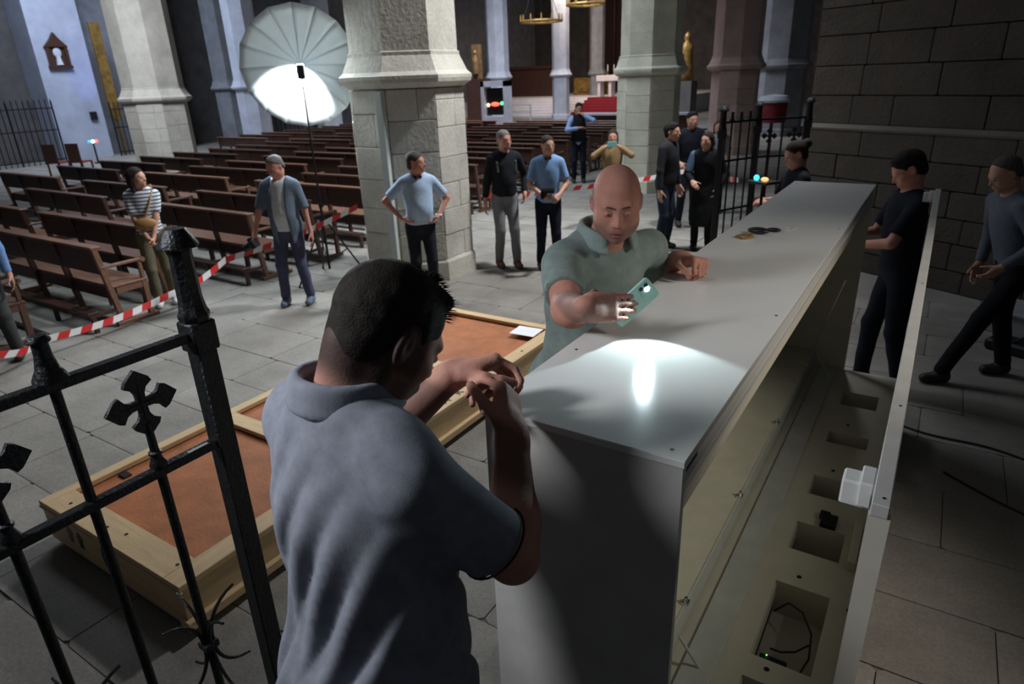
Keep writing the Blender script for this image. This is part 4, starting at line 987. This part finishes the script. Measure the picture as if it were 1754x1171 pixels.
# ================================================================== PEOPLE IN THE BACKGROUND
def camera_obj(loc, rz, label, sc=1.0, tilt=0.):
    M = Matrix.Rotation(rz, 4, 'Z') @ Matrix.Rotation(tilt, 4, 'X') @ Matrix.Scale(sc, 4)
    c = empty('camera', loc, label=label, cat='camera')
    b = MB(); b.box(-.07, .07, -.03, .03, -.045, .045, .01, M).box(-.03, .03, -.02, .03, .045, .07, .006, M); b.build('body', M_BLACK, c)
    MB().cyl(M @ V((0, .03, 0)), M @ V((0, .12, 0)), .036*sc, .04*sc, 16).build('lens', M_BLACK, c)
    MB().cyl(M @ V((0, .12, 0)), M @ V((0, .122, 0)), .032*sc, n=16).build('front_glass', mat('lens_glass', (.03, .06, .09), .1, 0), c)
    return c
def strap(pts, r, parent, mt, name='strap'):
    return MB().tube(pts, r, 6).build(name, mt, parent, True)
M_NAVY = cloth_mat('navy_cloth', (.016, .019, .030)); M_JEAN = cloth_mat('dark_jeans', (.028, .034, .055)); M_CHAR = cloth_mat('charcoal_cloth', (.016, .016, .019))
# 1 woman in a striped top
J = figure('young woman in a striped white top with a tan crossbody bag, looking to the right', (-7.62, 4.05), (.95, -.6), 1.64, tc=(.6, .62, .66), bottom=(.15, .135, .09), shoe=(.6, .6, .6), w=.88,
           rh=(.03, .21, .92), lh=(-.03, .23, .90), rel=(.8, -.5, -.2), lel=(-.8, -.5, -.2), look=.95, hair='long', hc=(.03, .02, .018), hem=.93,
           top_m=striped_mat('striped_jersey', (.62, .65, .70), (.03, .035, .06), 26), curl=.7, feet=((.09, .05), (-.10, -.03)))
b = J['body']; M_TAN = mat('tan_leather', (.30, .17, .06), .6, .25, 12)
surf('belt_bag', [E_((.02, .17, 1.02), (.115, .05, .07), None)], .01, M_TAN, b)
strap([(-.11, -.02, 1.42), (-.115, .08, 1.36), (-.06, .155, 1.22), (.02, .175, 1.06)], .011, b, M_TAN)
# 2 photographer looking down
J = figure('grey haired photographer in an open blue shirt over white tee, camera in hand', (-6.16, 4.82), (.52, -.86), 1.72, tc=(.62, .64, .68), bottom=(.085, .085, .15), shoe=(.12, .17, .24), belly=.035,
           rh=(.34, .16, .86), lh=(-.29, .03, .80), look=-.55, nod=.5, hair='receding', hc=(.13, .12, .12), hem=.90, feet=((.14, .05), (-.14, .0)), skin=M_SKIN2)
b = J['body']; s_ = J['s']
mt = cloth_mat('faded_blue_shirt', (.13, .17, .22)); A_ = lambda *p: np.array(p)*s_
ti = []
for sx, sh, e in ((1, J['sr'], J['er']), (-1, J['sl'], J['el'])):
    ti += [G_([C_(sh, e, .066*s_, .062*s_), P_(sh + (e-sh)*.93, e-sh)], .03)]
core = torso_items(J['pel'], J['nk'], frame((0, 1, 0)), s_*.93, 1.02, .035, .028)
front = G_([B_(A_(0, .2, 1.15), A_(.075, .25, .6), None, .01)], .01, 's')
ti = core + [C_(A_(0, 0, .9), A_(0, 0, .82), .15*s_, .155*s_, .05)] + [G_([E_(J['nk'] + A_(0, .0, .05), A_(.075, .085, .08))], .006, 's'), front] + ti + [P_(A_(0, 0, .76), (0, 0, -1)), N_(fold(91, 7, (9, 20)), .007)]
surf('open_shirt', ti, .011, mt, b)
cpos = at_hand(J, 'r', (.0, .08, -.10)); camera_obj(cpos, 2.2, 'black camera held low in the hand of the photographer in the open blue shirt', 1.1, -.5)
for sx in (-1, 1):
    c = xf(J['RH'], J['hc'], (sx*.032, .105, -.002)); MB().tube([c + J['RH']@np.array((.022*math.cos(a), 0, .016*math.sin(a))) for a in [k*PI/5 for k in range(10)]], .0018, 5, True).build('spectacle_rim', M_BLACK, b)
# 3 man in a blue shirt at the left edge
J = figure('man in a long sleeved light blue shirt cut by the left edge, holding a camera', (-7.42, 2.24), (.93, -.42), 1.70, tc=(.16, .27, .52), bottom=(.06, .062, .062), shoe=(.03, .03, .03), sleeve='long', w=1.02,
           rh=(.10, .30, 1.02), lh=(-.27, .08, .80), look=.2, hc=(.03, .025, .02), feet=((.10, .05), (-.12, .0)), hem=.90)
b = J['body']; camera_obj(at_hand(J, 'r', (-.06, .10, .02)), 4.6, 'black camera held at the waist by the man at the left edge', 1.05)
strap([(.10, -.02, 1.42), (.09, .12, 1.33), (.0, .17, 1.2), (-.05, .24, 1.06)], .012, b, M_BLACK); strap([(-.10, -.02, 1.42), (-.10, .12, 1.33), (.02, .17, 1.15), (.13, .17, .98), (.18, .10, .9)], .014, b, M_BLACK)
surf('shoulder_bag', [B_((.23, .06, .84), (.06, .11, .12), None, .03)], .011, M_BLACK, b)
# 4 man with hands on hips
J = figure('man in a pale blue polo with hands on hips, head turned right, by the pier', (-4.87, 5.62), (.80, -.62), 1.71, tc=(.42, .56, .74), bottom=(.02, .022, .03), belly=.04, top='polo',
           rh=(.22, .06, 1.02), lh=(-.21, .08, 1.0), rel=(1, -.35, -.1), lel=(-1, -.5, -.1), rfd=(-.8, .4, -.3), lfd=(.8, .4, -.3), look=.95, hc=(.07, .06, .055), skin=M_SKIN2, hem=.93, curl=.4)
b = J['body']; M_COL = cloth_mat('maroon_collar', (.05, .025, .035))
def collar(J, mt, r=.011):
    s_ = J['s']; c = J['nk'] + np.array((0, .01, .02))*s_
    P = [c + np.array((.070*math.sin(a), -.062*math.cos(a)*1.0 + .005, .012*math.cos(a) - (.05 if i in (0, 12) else 0)*0))*s_ for i, a in enumerate(np.linspace(-2.75, 2.75, 13))]
    it = [C_(p, q, r, r, .004) for p, q in zip(P, P[1:])] + [C_(p + np.array((0, 0, -.018)), q + np.array((0, 0, -.018)), r, r, .008) for p, q in zip(P, P[1:])]
    it += [C_(P[0], P[0] + np.array((-.0, .012, -.055))*s_, r, r*.6), C_(P[-1], P[-1] + np.array((.0, .012, -.055))*s_, r, r*.6)]
    surf('collar', it, .008, mt, J['body'])
collar(J, M_COL)
MB().tube([J['wl'] + np.array((.034*math.cos(a), .034*math.sin(a), .02)) for a in [k*PI/5 for k in range(10)]], .009, 6, True).build('wristband', M_TAPEW, b)
# 5 man in dark sweater
J = figure('bearded grey man in a dark zip sweater and light grey trousers leaning by the pier', (-4.80, 7.28), (.80, -.62), 1.80, tc=(.016, .018, .022), bottom=(.21, .215, .225), shoe=(.16, .06, .05), sleeve='long', top='sweater', belly=.02,
           rh=(.26, -.02, .86), lh=(-.24, .10, .96), look=.25, hc=(.16, .155, .15), hem=.93, feet=((.10, .0), (-.10, .14)), skin=M_SKIN2)
surf('beard', [G_([E_(xf(J['RH'], J['hc'], (0, .045, -.085)), (.052, .052, .042), J['RH']), P_(xf(J['RH'], J['hc'], (0, 0, -.055)), J['RH']@np.array((0, .2, 1)))])], .009, hair_mat('grey_beard', (.18, .17, .16)), J['body'])
for sx in (-1, 1): strap([(sx*.13, -.10, 1.40), (sx*.135, .02, 1.475), (sx*.125, .12, 1.40), (sx*.12, .13, 1.28)], .014, J['body'], cloth_mat('olive_strap', (.10, .11, .08)), 'backpack_strap')
# 6 man in a blue polo
J = figure('man in a sky blue polo with dark collar holding a black folded item before him', (-4.22, 7.42), (.56, -.83), 1.73, tc=(.20, .34, .58), bottom=(.013, .016, .026), shoe=(.05, .03, .02), top='polo', w=.96,
           rh=(.10, .25, 1.04), lh=(-.12, .25, 1.02), look=.35, hc=(.04, .03, .025), hem=.90, curl=.9)
collar(J, M_COL); surf('folded_gloves', [B_((0.02, .30, 1.08), (.085, .035, .035), frame((0, 1, .3)), .02), E_((.09, .31, 1.03), (.03, .03, .06))], .01, M_CHAR, None, label='black folded gloves in the hands of the man in the sky blue polo', cat='gloves')
g = bpy.data.objects['folded_gloves']; g.location = J['body'].location; g.rotation_euler = J['body'].rotation_euler
# 7 officer
J = figure('officer with dark vest over light blue sleeves speaking into a handset', (-7.28, 14.3), (.5, -.86), 1.82, h_vox=.014, tc=(.30, .42, .72), bottom=(.012, .016, .028), sleeve='long', rh=(.02, .24, 1.22), lh=(-.10, .18, 1.48), rel=(1, 0, -.5), lel=(-1, 0, -.6), hc=(.02, .015, .012), nod=.15, look=.2)
s_ = J['s']; surf('vest', torso_items(J['pel'], J['nk'], frame((0, 1, 0)), s_*.93, .98, 0, .036) + [G_([E_(J['nk'] + np.array((0, 0, .05)), (.085, .085, .08))], .006, 's'), P_((0, 0, .95), (0, 0, -1)), P_((.165, 0, 1.2), (1, 0, .1)), P_((-.165, 0, 1.2), (-1, 0, .1))], .013, M_CHAR, J['body'])
MB().tube([(.16*math.cos(a), .13*math.sin(a), .97) for a in [k*PI/6 for k in range(12)]], .025, 6, True).build('duty_belt', M_BLACK, J['body'])
# 8 woman photographing in a tan coat
J = figure('woman in a loose tan coat raising a turquoise phone to her face', (-4.45, 9.92), (.42, -.9), 1.60, h_vox=.013, tc=(.26, .17, .085), bottom=(.03, .03, .035), sleeve='long', top='coat', hem=.55, rh=(.11, .26, 1.47), lh=(-.11, .26, 1.47), rel=(1, 0, -.7), lel=(-1, 0, -.7), hc=(.035, .022, .018), hair='long', curl=.8)
tg(MB().box(-.075, .075, -.006, .006, -.04, .04, .004).build('turquoise_phone', mat('turquoise_shell', (.16, .42, .38), .4, .05)), 'turquoise phone held up by the woman in the tan coat', 'phone')
o = bpy.data.objects['turquoise_phone']; p_ = at_hand(J, 'r', (-.10, .075, .05)); o.location = p_; o.rotation_euler = (0, 0, J['body'].rotation_euler[2])
# 9 man in a dark hooded jacket
J = figure('man in a charcoal hooded jacket and jeans seen in profile facing right', (-3.22, 9.0), (.97, -.12), 1.77, h_vox=.012, tc=(.022, .022, .026), bottom=(.02, .028, .045), sleeve='long', top='jacket', rh=(.27, .06, .86), lh=(-.26, .08, .88), look=.12, hc=(.012, .010, .009), hem=.88, hair='thick')
surf('hood', [C_(J['nk'] + np.array((-.08, -.05, .0)), J['nk'] + np.array((.08, -.05, .0)), .045, .045), C_(J['nk'] + np.array((-.09, .0, .0)), J['nk'] + np.array((-.05, .07, -.02)), .03), C_(J['nk'] + np.array((.09, .0, .0)), J['nk'] + np.array((.05, .07, -.02)), .03)], .012, cloth_mat('hood_cloth', (.02, .02, .024)), J['body'])
# 10 man behind the tape
figure('dark haired man in a navy sleeveless jacket standing behind the tape near the second pier', (-3.42, 10.6), (.5, -.86), 1.82, h_vox=.013, tc=(.014, .016, .024), bottom=(.014, .018, .028), sleeve='long', top='jacket', rh=(.2, .28, 1.02), lh=(-.15, .28, 1.02), hc=(.012, .01, .01), hair='thick', look=.2)
# 11 woman in black coat
J = figure('long haired woman in a long black coat with a denim sleeve beside the iron fence', (-2.72, 9.2), (.1, -1), 1.64, h_vox=.012, tc=(.011, .012, .014), bottom=(.01, .01, .012), sleeve='long', top='coat', hem=.38, rh=(.12, .30, 1.06), lh=(-.22, .12, .95), hc=(.015, .011, .01), hair='long', look=-.35)
surf('denim_shoulder', [G_([C_(J['sr'], J['er'], .068, .062), P_(J['sr'] + (J['er']-J['sr'])*.9, J['er']-J['sr'])])], .012, cloth_mat('denim', (.08, .13, .20)), J['body'])
# 12 blurred woman in pale clothes behind
figure('woman in a pale blouse half hidden behind the man in the navy jacket', (-3.35, 11.9), (.3, -1), 1.60, h_vox=.016, tc=(.30, .30, .36), bottom=(.03, .03, .04), hc=(.05, .04, .035), hair='long')
# 13 woman with a bun at the far end of the case
J = figure('woman with a hair bun in a dark top looking down behind the case', (-1.12, 6.86), (-.86, -.5), 1.76, tc=(.012, .014, .020), bottom=(.012, .012, .018), rh=(.08, .30, 1.18), lh=(-.10, .32, 1.18), nod=.35, hair='bun', hc=(.03, .02, .017), curl=.6)
strap([(-.10, -.05, 1.42), (-.09, .09, 1.36), (.0, .14, 1.2)], .007, J['body'], cloth_mat('pink_cord', (.32, .16, .14)), 'lanyard')
dv = empty('lit_device', (-1.36, 6.42, 1.42), 2.6, label='black handheld device with an orange and a cyan light behind the case end', cat='device')
MB().box(-.12, .12, -.09, .09, -.012, .012, .004).build('body', M_BLACK, dv)
MB().ball((-.045, .03, .03), .028, (1.4, 1, .7)).build('orange_lamp', mat('orange_glow', (1, .42, .15), emit=1.6, var=0), dv)
MB().ball((.055, .03, .035), .026).build('cyan_lamp', mat('cyan_glow', (.05, .65, 1), emit=2.2, var=0), dv)
MB().cyl((0, 0, -1.42), (0, 0, -.01), .014).box(-.18, .18, -.18, .18, -1.42, -1.40).build('floor_stand', M_BLACK, dv)
# 14 man in the dark tee
figure('dark haired man in a navy tee resting a forearm on the far case end', (-.12, 5.46), (-.93, -.36), 1.84, tc=(.013, .015, .024), bottom=(.012, .015, .025), rh=(.10, .30, 1.16), lh=(-.06, .34, 1.12), lel=(-1, -.4, -.3), nod=.6, look=-.1, hair='thick', hc=(.014, .011, .011), hem=.92, feet=((.10, .12), (-.10, -.08)), w=1.04, h_vox=.01, skin=M_SKIN2)
# 15 walking man
figure('man in a blue grey long sleeved shirt striding left by the stone wall', (.62, 6.05), (-.90, -.44), 1.76, tc=(.11, .125, .16), bottom=(.010, .010, .013), sleeve='long', rh=(.22, .14, .9), lh=(-.2, .22, .98), nod=.5, lean=.14, hair='receding', hc=(.08, .07, .065), feet=((.10, -.12), (-.08, .42)), hem=.90, h_vox=.011)

# ================================================================== THE TWO TECHNICIANS
def big(label, pel, nk, facing, hc, hfwd, sr, er, wr, sl, el, wl, rhand, lhand, s, w, belly, skin, feetpos, hs=1.05):
    R = frame(facing); RH = frame(hfwd, (0, 0, 1)); pel = np.array(pel); nk = np.array(nk); hc = np.array(hc)
    sr, er, wr, sl, el, wl = [np.array(q) for q in (sr, er, wr, sl, el, wl)]
    it = torso_items(pel, nk, R, s*.95, w, belly)
    it += [C_(nk + R@np.array((0, -.015, -.03)), xf(RH, hc, np.array((0, -.028, -.06))*hs), .062*s, .058*hs, .035), C_(nk + R@np.array((0, -.01, -.02)), xf(RH, hc, np.array((0, -.055, -.035))*hs), .048*s, .048*hs, .02)]
    it += head_items(hc, RH, hs, True, .004)
    for sh, e, q, hd, sd in ((sr, er, wr, rhand, 1), (sl, el, wl, lhand, -1)):
        m = e + (q-e)*.28
        it += [C_(sh, e, .056*s, .046*s, .03), C_(e, m, .046*s, .049*s, .02), C_(m, q, .049*s, .032*s, .03)]
        it += hand_items(q, hd['f'], hd['n'], sd, s*hd.get('s', 1.0), **{k: v for k, v in hd.items() if k not in 'fns'})
    legs = []
    for sx, ft in ((1, feetpos[0]), (-1, feetpos[1])):
        hp = pel + R@np.array((sx*.09*s, 0, -.03)); an = np.array(ft); kn, _ = ik(hp, an, .42*s, .42*s, facing); legs.append((hp, kn, an))
        it += [C_(hp, kn, .078*s, .055*s, .04), C_(kn, an, .055*s, .036*s, .02), C_(an + np.array((0, 0, -.03)), an + R@np.array((0, .13, -.055)), .036, .028, .02)]
    return it, R, RH, legs
def dress(body, R, RH, hc, hs, pel, nk, sr, er, sl, el, s, w, belly, tm, seed, hemz, cut, legs, fac, extra=(), amp=.006, pm=None, sm=None, hv=.007, folds=None):
    pel, nk, sr, er, sl, el = [np.array(q) for q in (pel, nk, sr, er, sl, el)]
    ti = torso_items(pel, nk, R, s*.95, w, belly, .014) + list(extra)
    hb = pel + np.array((0, 0, hemz)); ti.append(C_(pel + np.array((0, 0, .02)), hb, .165*w*s, .17*w*s, .06))
    ti.append(C_(nk + R@np.array((-.05, -.015, .0)), nk + R@np.array((.05, -.015, .0)), .055, .055, .04))
    ti.append(G_([E_(nk + R@np.array((0, .010, .07)), (.084, .086, .075), R)], .008, 's'))
    for sh, e in ((sr, er), (sl, el)):
        q2 = sh + (e-sh)*cut; ti.append(G_([C_(sh, sh + (e-sh)*1.05, .066*s, .068*s), P_(q2, e-sh)], .05))
    ti += [N_(fold(seed, 8, (7, 16)), amp)]
    if folds is not None: ti.append(N_(folds, 1.0))
    ti.append(P_(hb, (0, 0, -1)))
    shirt = surf('polo_shirt', ti, hv, tm, body)
    tr = torso_items(pel, nk, R, s*.93, w, belly*.4, .006)[:2]
    for hp, kn, an in legs: tr += [C_(hp, kn, .095*s, .07*s, .04), C_(kn, an + np.array((0, 0, .02)), .07*s, .06*s, .02)]
    tr += [P_(pel + np.array((0, 0, .06)), (0, 0, 1)), P_(legs[0][2] + np.array((0, 0, -.02)), (0, 0, -1)), N_(fold(seed+1, 6, (8, 20)), .006)]
    surf('trousers', tr, .012, pm, body)
    for hp, kn, an in legs: surf('shoe', [G_([C_(an + R@np.array((0, -.03, -.035)), an + R@np.array((0, .13, -.045)), .048, .042, .03), P_(an + np.array((0, 0, -.082)), (0, 0, -1)), P_(an + np.array((0, 0, .02)), (0, 0, 1))])], .01, sm, body)
    return shirt
def seam(sh, e, cut, r, mt, body, name='sleeve_hem', dr=.0024):
    sh = np.array(sh); e = np.array(e); c = sh + (e-sh)*cut; d = unit(e-sh); a = unit(np.cross(d, (0.3, .2, 1))); b = np.cross(d, a)
    return MB().tube([c + (a*math.cos(t) + b*math.sin(t))*r for t in [2*PI*k/28 for k in range(28)]], dr, 6, True).build(name, mt, body, True)

AR = np.array
# ---- near technician, seen from behind
A = dict(pel=(-.80, .66, 1.22), nk=(-.875, .745, 1.835), sr=(-.67, .695, 1.765), er=(-.565, .835, 1.545), wr=(-.665, 1.0, 1.70), sl=(-1.045, .775, 1.77), el=(-1.03, .955, 1.60), wl=(-.86, 1.055, 1.775))
A_face = (.16, .98, 0); A_hc = (-.832, .838, 1.955); A_hf = (.26, .74, -.62)
rhand = dict(f=(-.42, .52, .45), n=(-.80, -.35, -.35), curl=(.85, 1.0, 1.1, 1.15), thumb=.5, c2=1.0, tcurl=.9, s=1.12)
lhand = dict(f=(.42, .55, .10), n=(.35, -.35, -.85), curl=(.75, .85, .95, 1.0), thumb=.55, c2=.95, tcurl=.6, s=1.12)
ftA = [(-.80, .60, .42), (-1.0, .62, .42)]
it, R_, RH_, legs = big('a', A['pel'], A['nk'], A_face, A_hc, A_hf, A['sr'], A['er'], A['wr'], A['sl'], A['el'], A['wl'], rhand, lhand, 1.04, 1.06, .02, None, ftA, 1.10)
def fadeA(c):
    q = (c - AR(A_hc))@RH_ / 1.10; x = np.abs(q[:, 0]); y = q[:, 1]; z = q[:, 2]
    back = sst(-.135, -.075, z)*sst(.02, -.02, y)*sst(.17, .13, x)
    side = sst(-.075, -.035, z)*sst(.055, .035, y)*sst(.095, .085, x)*sst(.052, .066, x)
    beard = sst(-.035, -.06, z)*sst(-.02, .01, y)*sst(-.16, -.12, z)*.7
    return np.maximum(np.maximum(back, side*.9), beard)*.92
M_SKINA = skin_attr_mat('skin_near_man', (.50, .25, .19), [('clipped', (.045, .032, .028))])
manA = surf('person', it, .0052, [M_SKINA], attrs=dict(clipped=fadeA), label='technician seen from behind in a grey polo, hands raised at the case corner', cat='person')
M_POLO = cloth_mat('heather_grey_polo', (.23, .245, .29), .18)

def foldsA(P):
    # long drapes from the right armpit across the back to the left hip
    q = P - AR((-.70, .62, 1.70)); u = q@unit((-.55, .0, -.83)).astype(np.float32); v_ = q@unit((-.80, .12, .55)).astype(np.float32)
    msk = np.clip((u+.02)/.18, 0, 1)*np.clip((.62-u)/.2, 0, 1)*np.clip((.42-np.abs(v_+.02))/.2, 0, 1)
    bend = v_ + .55*u*u
    return (-.014*np.abs(np.sin(bend*38 + 1.1*np.sin(u*7)))*msk + .005*np.sin(bend*90+2*u*9)*msk).astype(np.float32)
shirtA = dress(manA, R_, RH_, A_hc, 1.1, A['pel'], A['nk'], A['sr'], A['er'], A['sl'], A['el'], 1.04, 1.13, .03, M_POLO, 17, -.10, .80, legs, A_face, amp=.005, pm=M_NAVY, sm=M_BLACK, hv=.0065, folds=foldsA)
seam(A['sr'], A['er'], .78, .0735, M_CHAR, manA); seam(A['sl'], A['el'], .78, .0735, M_CHAR, manA)
def ring_collar(nk, R, body, mt, rx=.086, ry=.086, r=.010, hgt=.040, back=.02, a0=2.7, tilt=.25, yo=.010, zo=.060):
    nk = AR(nk); it = []
    an = np.linspace(-a0, a0, 41)
    def pt(a, dz, dr): return nk + R@AR(((rx+dr)*math.sin(a), yo-(ry+dr)*math.cos(a), zo + dz + tilt*ry*math.cos(a)*.6 - (.02*(abs(a)/a0)**6)))
    for a, b in zip(an, an[1:]):
        for dz, dr in ((0, 0), (-.22*hgt, .003), (-.44*hgt, .006), (-.66*hgt, .008), (-.88*hgt, .010), (-1.1*hgt, .013)):
            it.append(C_(pt(a, dz, dr), pt(b, dz, dr), r*.72, r*.72, .012))
    return surf('collar', it, .0048, mt, body)
ring_collar(A['nk'], R_, manA, cloth_mat('collar_grey', (.25, .27, .32), .15))
def hair_cap(hc, RH, hs, body, mt, front=.05, slope=-.9, low=-.06, amp=.0022, extra=(), hv=.0045, inf=.0):
    X = lambda *p: xf(RH, hc, AR(p)*hs)
    hh = [G_([E_(X(0, -.016, .036), AR((.082+inf, .103+inf, .091+inf))*hs, RH), E_(X(0, -.045, -.035), AR((.060, .055, .05))*hs, RH, .03),
              P_(X(0, front, .03), RH@AR((0, 1, slope)), .01), P_(X(0, -.03, low), RH@AR((0, .28, -1)), .01)]), 
          ] + list(extra)
    for sx in (-1, 1): hh.append(G_([E_(X(sx*.082, -.004, -.004), AR((.02, .027, .042))*hs, RH)], .006, 's'))
    hh.append(N_(fold(7, 9, (60, 120)), amp)); return surf('hair', hh, hv, mt, body)
X = lambda *p: xf(RH_, A_hc, AR(p)*1.1)
M_HAIRA = hair_mat('short_dark_hair', (.022, .017, .014))
hairA = hair_cap(A_hc, RH_, 1.1, manA, M_HAIRA, .058, -1.0, -.085, extra=[E_(X(0, .045, .098), AR((.055, .04, .022)), RH_, .02)])
# tuft of spiky strands over the forehead and short strands over the crown
mb = MB(); rr = random.Random(4)
for i in range(420):
    a = rr.uniform(-1, 1); t = rr.uniform(-.3, 1.25); r0 = X(a*.055, .075*math.sin(t), .040 + .088*math.cos(t)*1.0 + (0 if t > 0 else 0))
    d = RH_@AR((a*.35 + rr.uniform(-.25, .25), .9*math.sin(t+.35) + .35, math.cos(t)*.8 + rr.uniform(-.1, .3))); d = unit(d); L = rr.uniform(.008, .018) if t > .75 else rr.uniform(.004, .009)
    mb.cyl(r0 - d*.006, r0 + d*L, .0013, .0002, 3, False)
mb.build('hair_strands', M_HAIRA, hairA, kind='stuff')
for sx in (1, -1):
    MB().tube([X(sx*(.012+.012*i), .093 - .006*i*i*.4, .024 + .004*math.sin(i)) for i in range(4)], [.0035, .0045, .004, .002], 6).build('eyebrow', M_HAIRA, manA, True)
    MB().ball(X(sx*.031, .087, .0), .0095, (1.2, .8, .7)).build('eye', [M_IRIS], manA, True)
tg(MB().tube([(-.792, 1.128, 1.755), (-.790, 1.130, 1.735), (-.783, 1.130, 1.722), (-.776, 1.128, 1.738)], .0035, 6).ball((-.785, 1.13, 1.72), .007).build('small_screw_hook', M_CHROME, smooth=True), 'tiny metal hook pinched between the fingers of the grey polo technician', 'hook')

# ---- far technician facing us with the phone torch
Bm = dict(pel=(-1.12, 2.16, 1.20), nk=(-.965, 2.10, 1.845), sr=(-1.055, 1.935, 1.79), er=(-.905, 1.695, 1.700), sl=(-.87, 2.30, 1.79), el=(-.93, 2.50, 1.62))
Bm['wr'] = (-.775, 1.615, 1.785); Bm['wl'] = (-.775, 2.37, 1.735)
B_face = (.86, -.50, 0); B_hc = (-.885, 2.015, 2.005); B_hf = (.44, -.86, -.26); HSB = 1.0
pc = AR((-.686, 1.701, 1.779))
Lp = unit(Rv)*.84 + unit(Uv)*.54; Wp = unit(AR(Rv)*.62 - AR(Uv)*.58 + AR(Fv)*.53); Lp = unit(AR(Lp) - Wp*np.dot(Lp, Wp)); Np = np.cross(Lp, Wp); Np = Np if np.dot(Np, AR(Fv)) < 0 else -Np
Bm['wr'] = (-.759, 1.535, 1.802); Bm['er'] = (-.905, 1.700, 1.722)
rhB = dict(f=unit(AR((.35, .10, .12)) + Wp*.0), n=unit(-Np*.4 + AR((.1, .2, -.6))), curl=(1.0, 1.05, 1.1, 1.15), thumb=.6, c2=.8, tcurl=.2, s=1.05)
rhB = dict(f=AR(Rv)*.82 + AR(Fv)*.45 + AR(Uv)*.05, n=AR(Fv)*.8 - AR(Rv)*.45, curl=(.10, .12, .14, .18), thumb=1.1, c2=.8, tcurl=.2, s=1.02)
lhB = dict(f=(.72, -.35, .10), n=(-.15, -.25, -.95), curl=(1.25, 1.3, 1.35, 1.4), thumb=.35, c2=1.0, tcurl=.8, s=1.10)
ftB = [(-1.20, 2.05, .42), (-1.05, 2.25, .42)]
it, R_, RH_, legs = big('b', Bm['pel'], Bm['nk'], B_face, B_hc, B_hf, Bm['sr'], Bm['er'], Bm['wr'], Bm['sl'], Bm['el'], Bm['wl'], rhB, lhB, 1.04, 1.08, .05, None, ftB, HSB)
def hq(c):
    q = (c - AR(B_hc))@RH_ / HSB; return np.abs(q[:, 0]), q[:, 1], q[:, 2]
def stubB(c):
    x, y, z = hq(c); m_ = sst(-.035, -.062, z)*sst(-.15, -.12, z)*sst(-.01, .02, y); up = sst(-.038, -.048, z)*sst(-.066, -.058, z)*sst(.035, .02, x)
    side = sst(-.03, .02, z)*sst(.04, .0, y)*sst(.055, .07, x)*sst(.062, .045, z)*.6
    return np.maximum(m_*.75, side) + .0*up
def lipB(c):
    x, y, z = hq(c); return sst(-.087, -.082, z)*sst(-.056, -.061, z)*sst(.026, .020, x)*sst(.07, .08, y)*.8
M_SKINB = skin_attr_mat('skin_far_man', (.50, .24, .18), [('stubble', (.20, .12, .10)), ('lips', (.36, .13, .12))])
manB = surf('person', it, .0052, [M_SKINB], attrs=dict(stubble=stubB, lips=lipB), label='bald technician in a grey green polo shining a phone torch over the case', cat='person')
M_POLOB = cloth_mat('grey_green_polo', (.22, .275, .26), .15)
dress(manB, R_, RH_, B_hc, HSB, Bm['pel'], Bm['nk'], Bm['sr'], Bm['er'], Bm['sl'], Bm['el'], 1.04, 1.10, .05, M_POLOB, 44, -.12, .66, legs, B_face, amp=.007, pm=M_CHAR, sm=M_BLACK, hv=.008)
ring_collar(Bm['nk'], R_, manB, cloth_mat('collar_green', (.25, .33, .31), .1), a0=2.5)
X = lambda *p: xf(RH_, B_hc, AR(p)*HSB)
for sx in (1, -1):
    MB().ball(X(sx*.031, .0850, -.001), .0088, (1.3, .8, .55), M=Matrix(RH_.tolist()).to_4x4()).build('eye', M_EYEW, manB, True)
    MB().ball(X(sx*.031, .0915, -.001), .0042, (1, .5, .9), M=Matrix(RH_.tolist()).to_4x4()).build('iris', M_IRIS, manB, True)
    MB().tube([X(sx*(.012+.011*i), .0975 - .0035*i*i*.5, .0215 + .0035*math.sin(i*1.1)) for i in range(4)], [.0022, .0030, .0030, .0016], 6).build('eyebrow', hair_mat('brow_hair', (.10, .06, .04)), manB, True)
surf('hair', [G_([E_(X(0, -.018, .025), AR((.0795, .101, .085))*HSB, RH_), P_(X(0, .02, .0), RH_@AR((0, 1, .1)), .02), P_(X(0, 0, .052), RH_@AR((0, .25, 1)), .02), P_(X(0, 0, -.05), RH_@AR((0, .3, -1)), .02)]), N_(fold(8, 6, (60, 120)), .0008)], .005, mat('cropped_hair', (.17, .10, .075), .8, .3, 60), manB)
# phone torch
ph = empty('phone', (0, 0, 0), label='pale mint phone with its torch lit, held over the case top', cat='phone')
MP = Matrix((V(Lp), V(Wp), V(Np))).transposed().to_4x4(); led = V(pc + Lp*.052 - Wp*.018 + Np*.006)
MP.translation = V(pc); ph.matrix_world = MP
mb = MB(); mb.prism([(sx*.074 - (.0 if 1 else 0) + .0, 0) for sx in ()] or [(x + .009*math.cos(a), y + .009*math.sin(a)) for (x, y, a0) in ((.066, .029, 0), (-.066, .029, PI/2), (-.066, -.029, PI), (.066, -.029, 1.5*PI)) for a in [a0 + k*PI/8 for k in range(5)]], -.004, .004)
mb.build('shell', M_PLASTIC, ph)
MB().box(.030, .068, -.031, .004, .004, .0055, .001).build('camera_island', mat('mint_island', (.30, .5, .46), .15, 0), ph)
for (x, y) in ((.040, -.022), (.058, -.022)): MB().cyl((x, y, .0055), (x, y, .0068), .0065, n=16).build('lens', M_BLACK, ph)
MB().cyl((.054, -.008, .0055), (.054, -.008, .0066), .0075, n=16).build('torch_led', mat('torch_glow', (.75, .93, 1), emit=60, var=0), ph)
spot('torch_light', V(pc + Lp*.054 - Wp*.008 + Np*.010), (-.54, 1.40, 1.65), 98, 4.4, (.72, .95, 1), .25, .006)
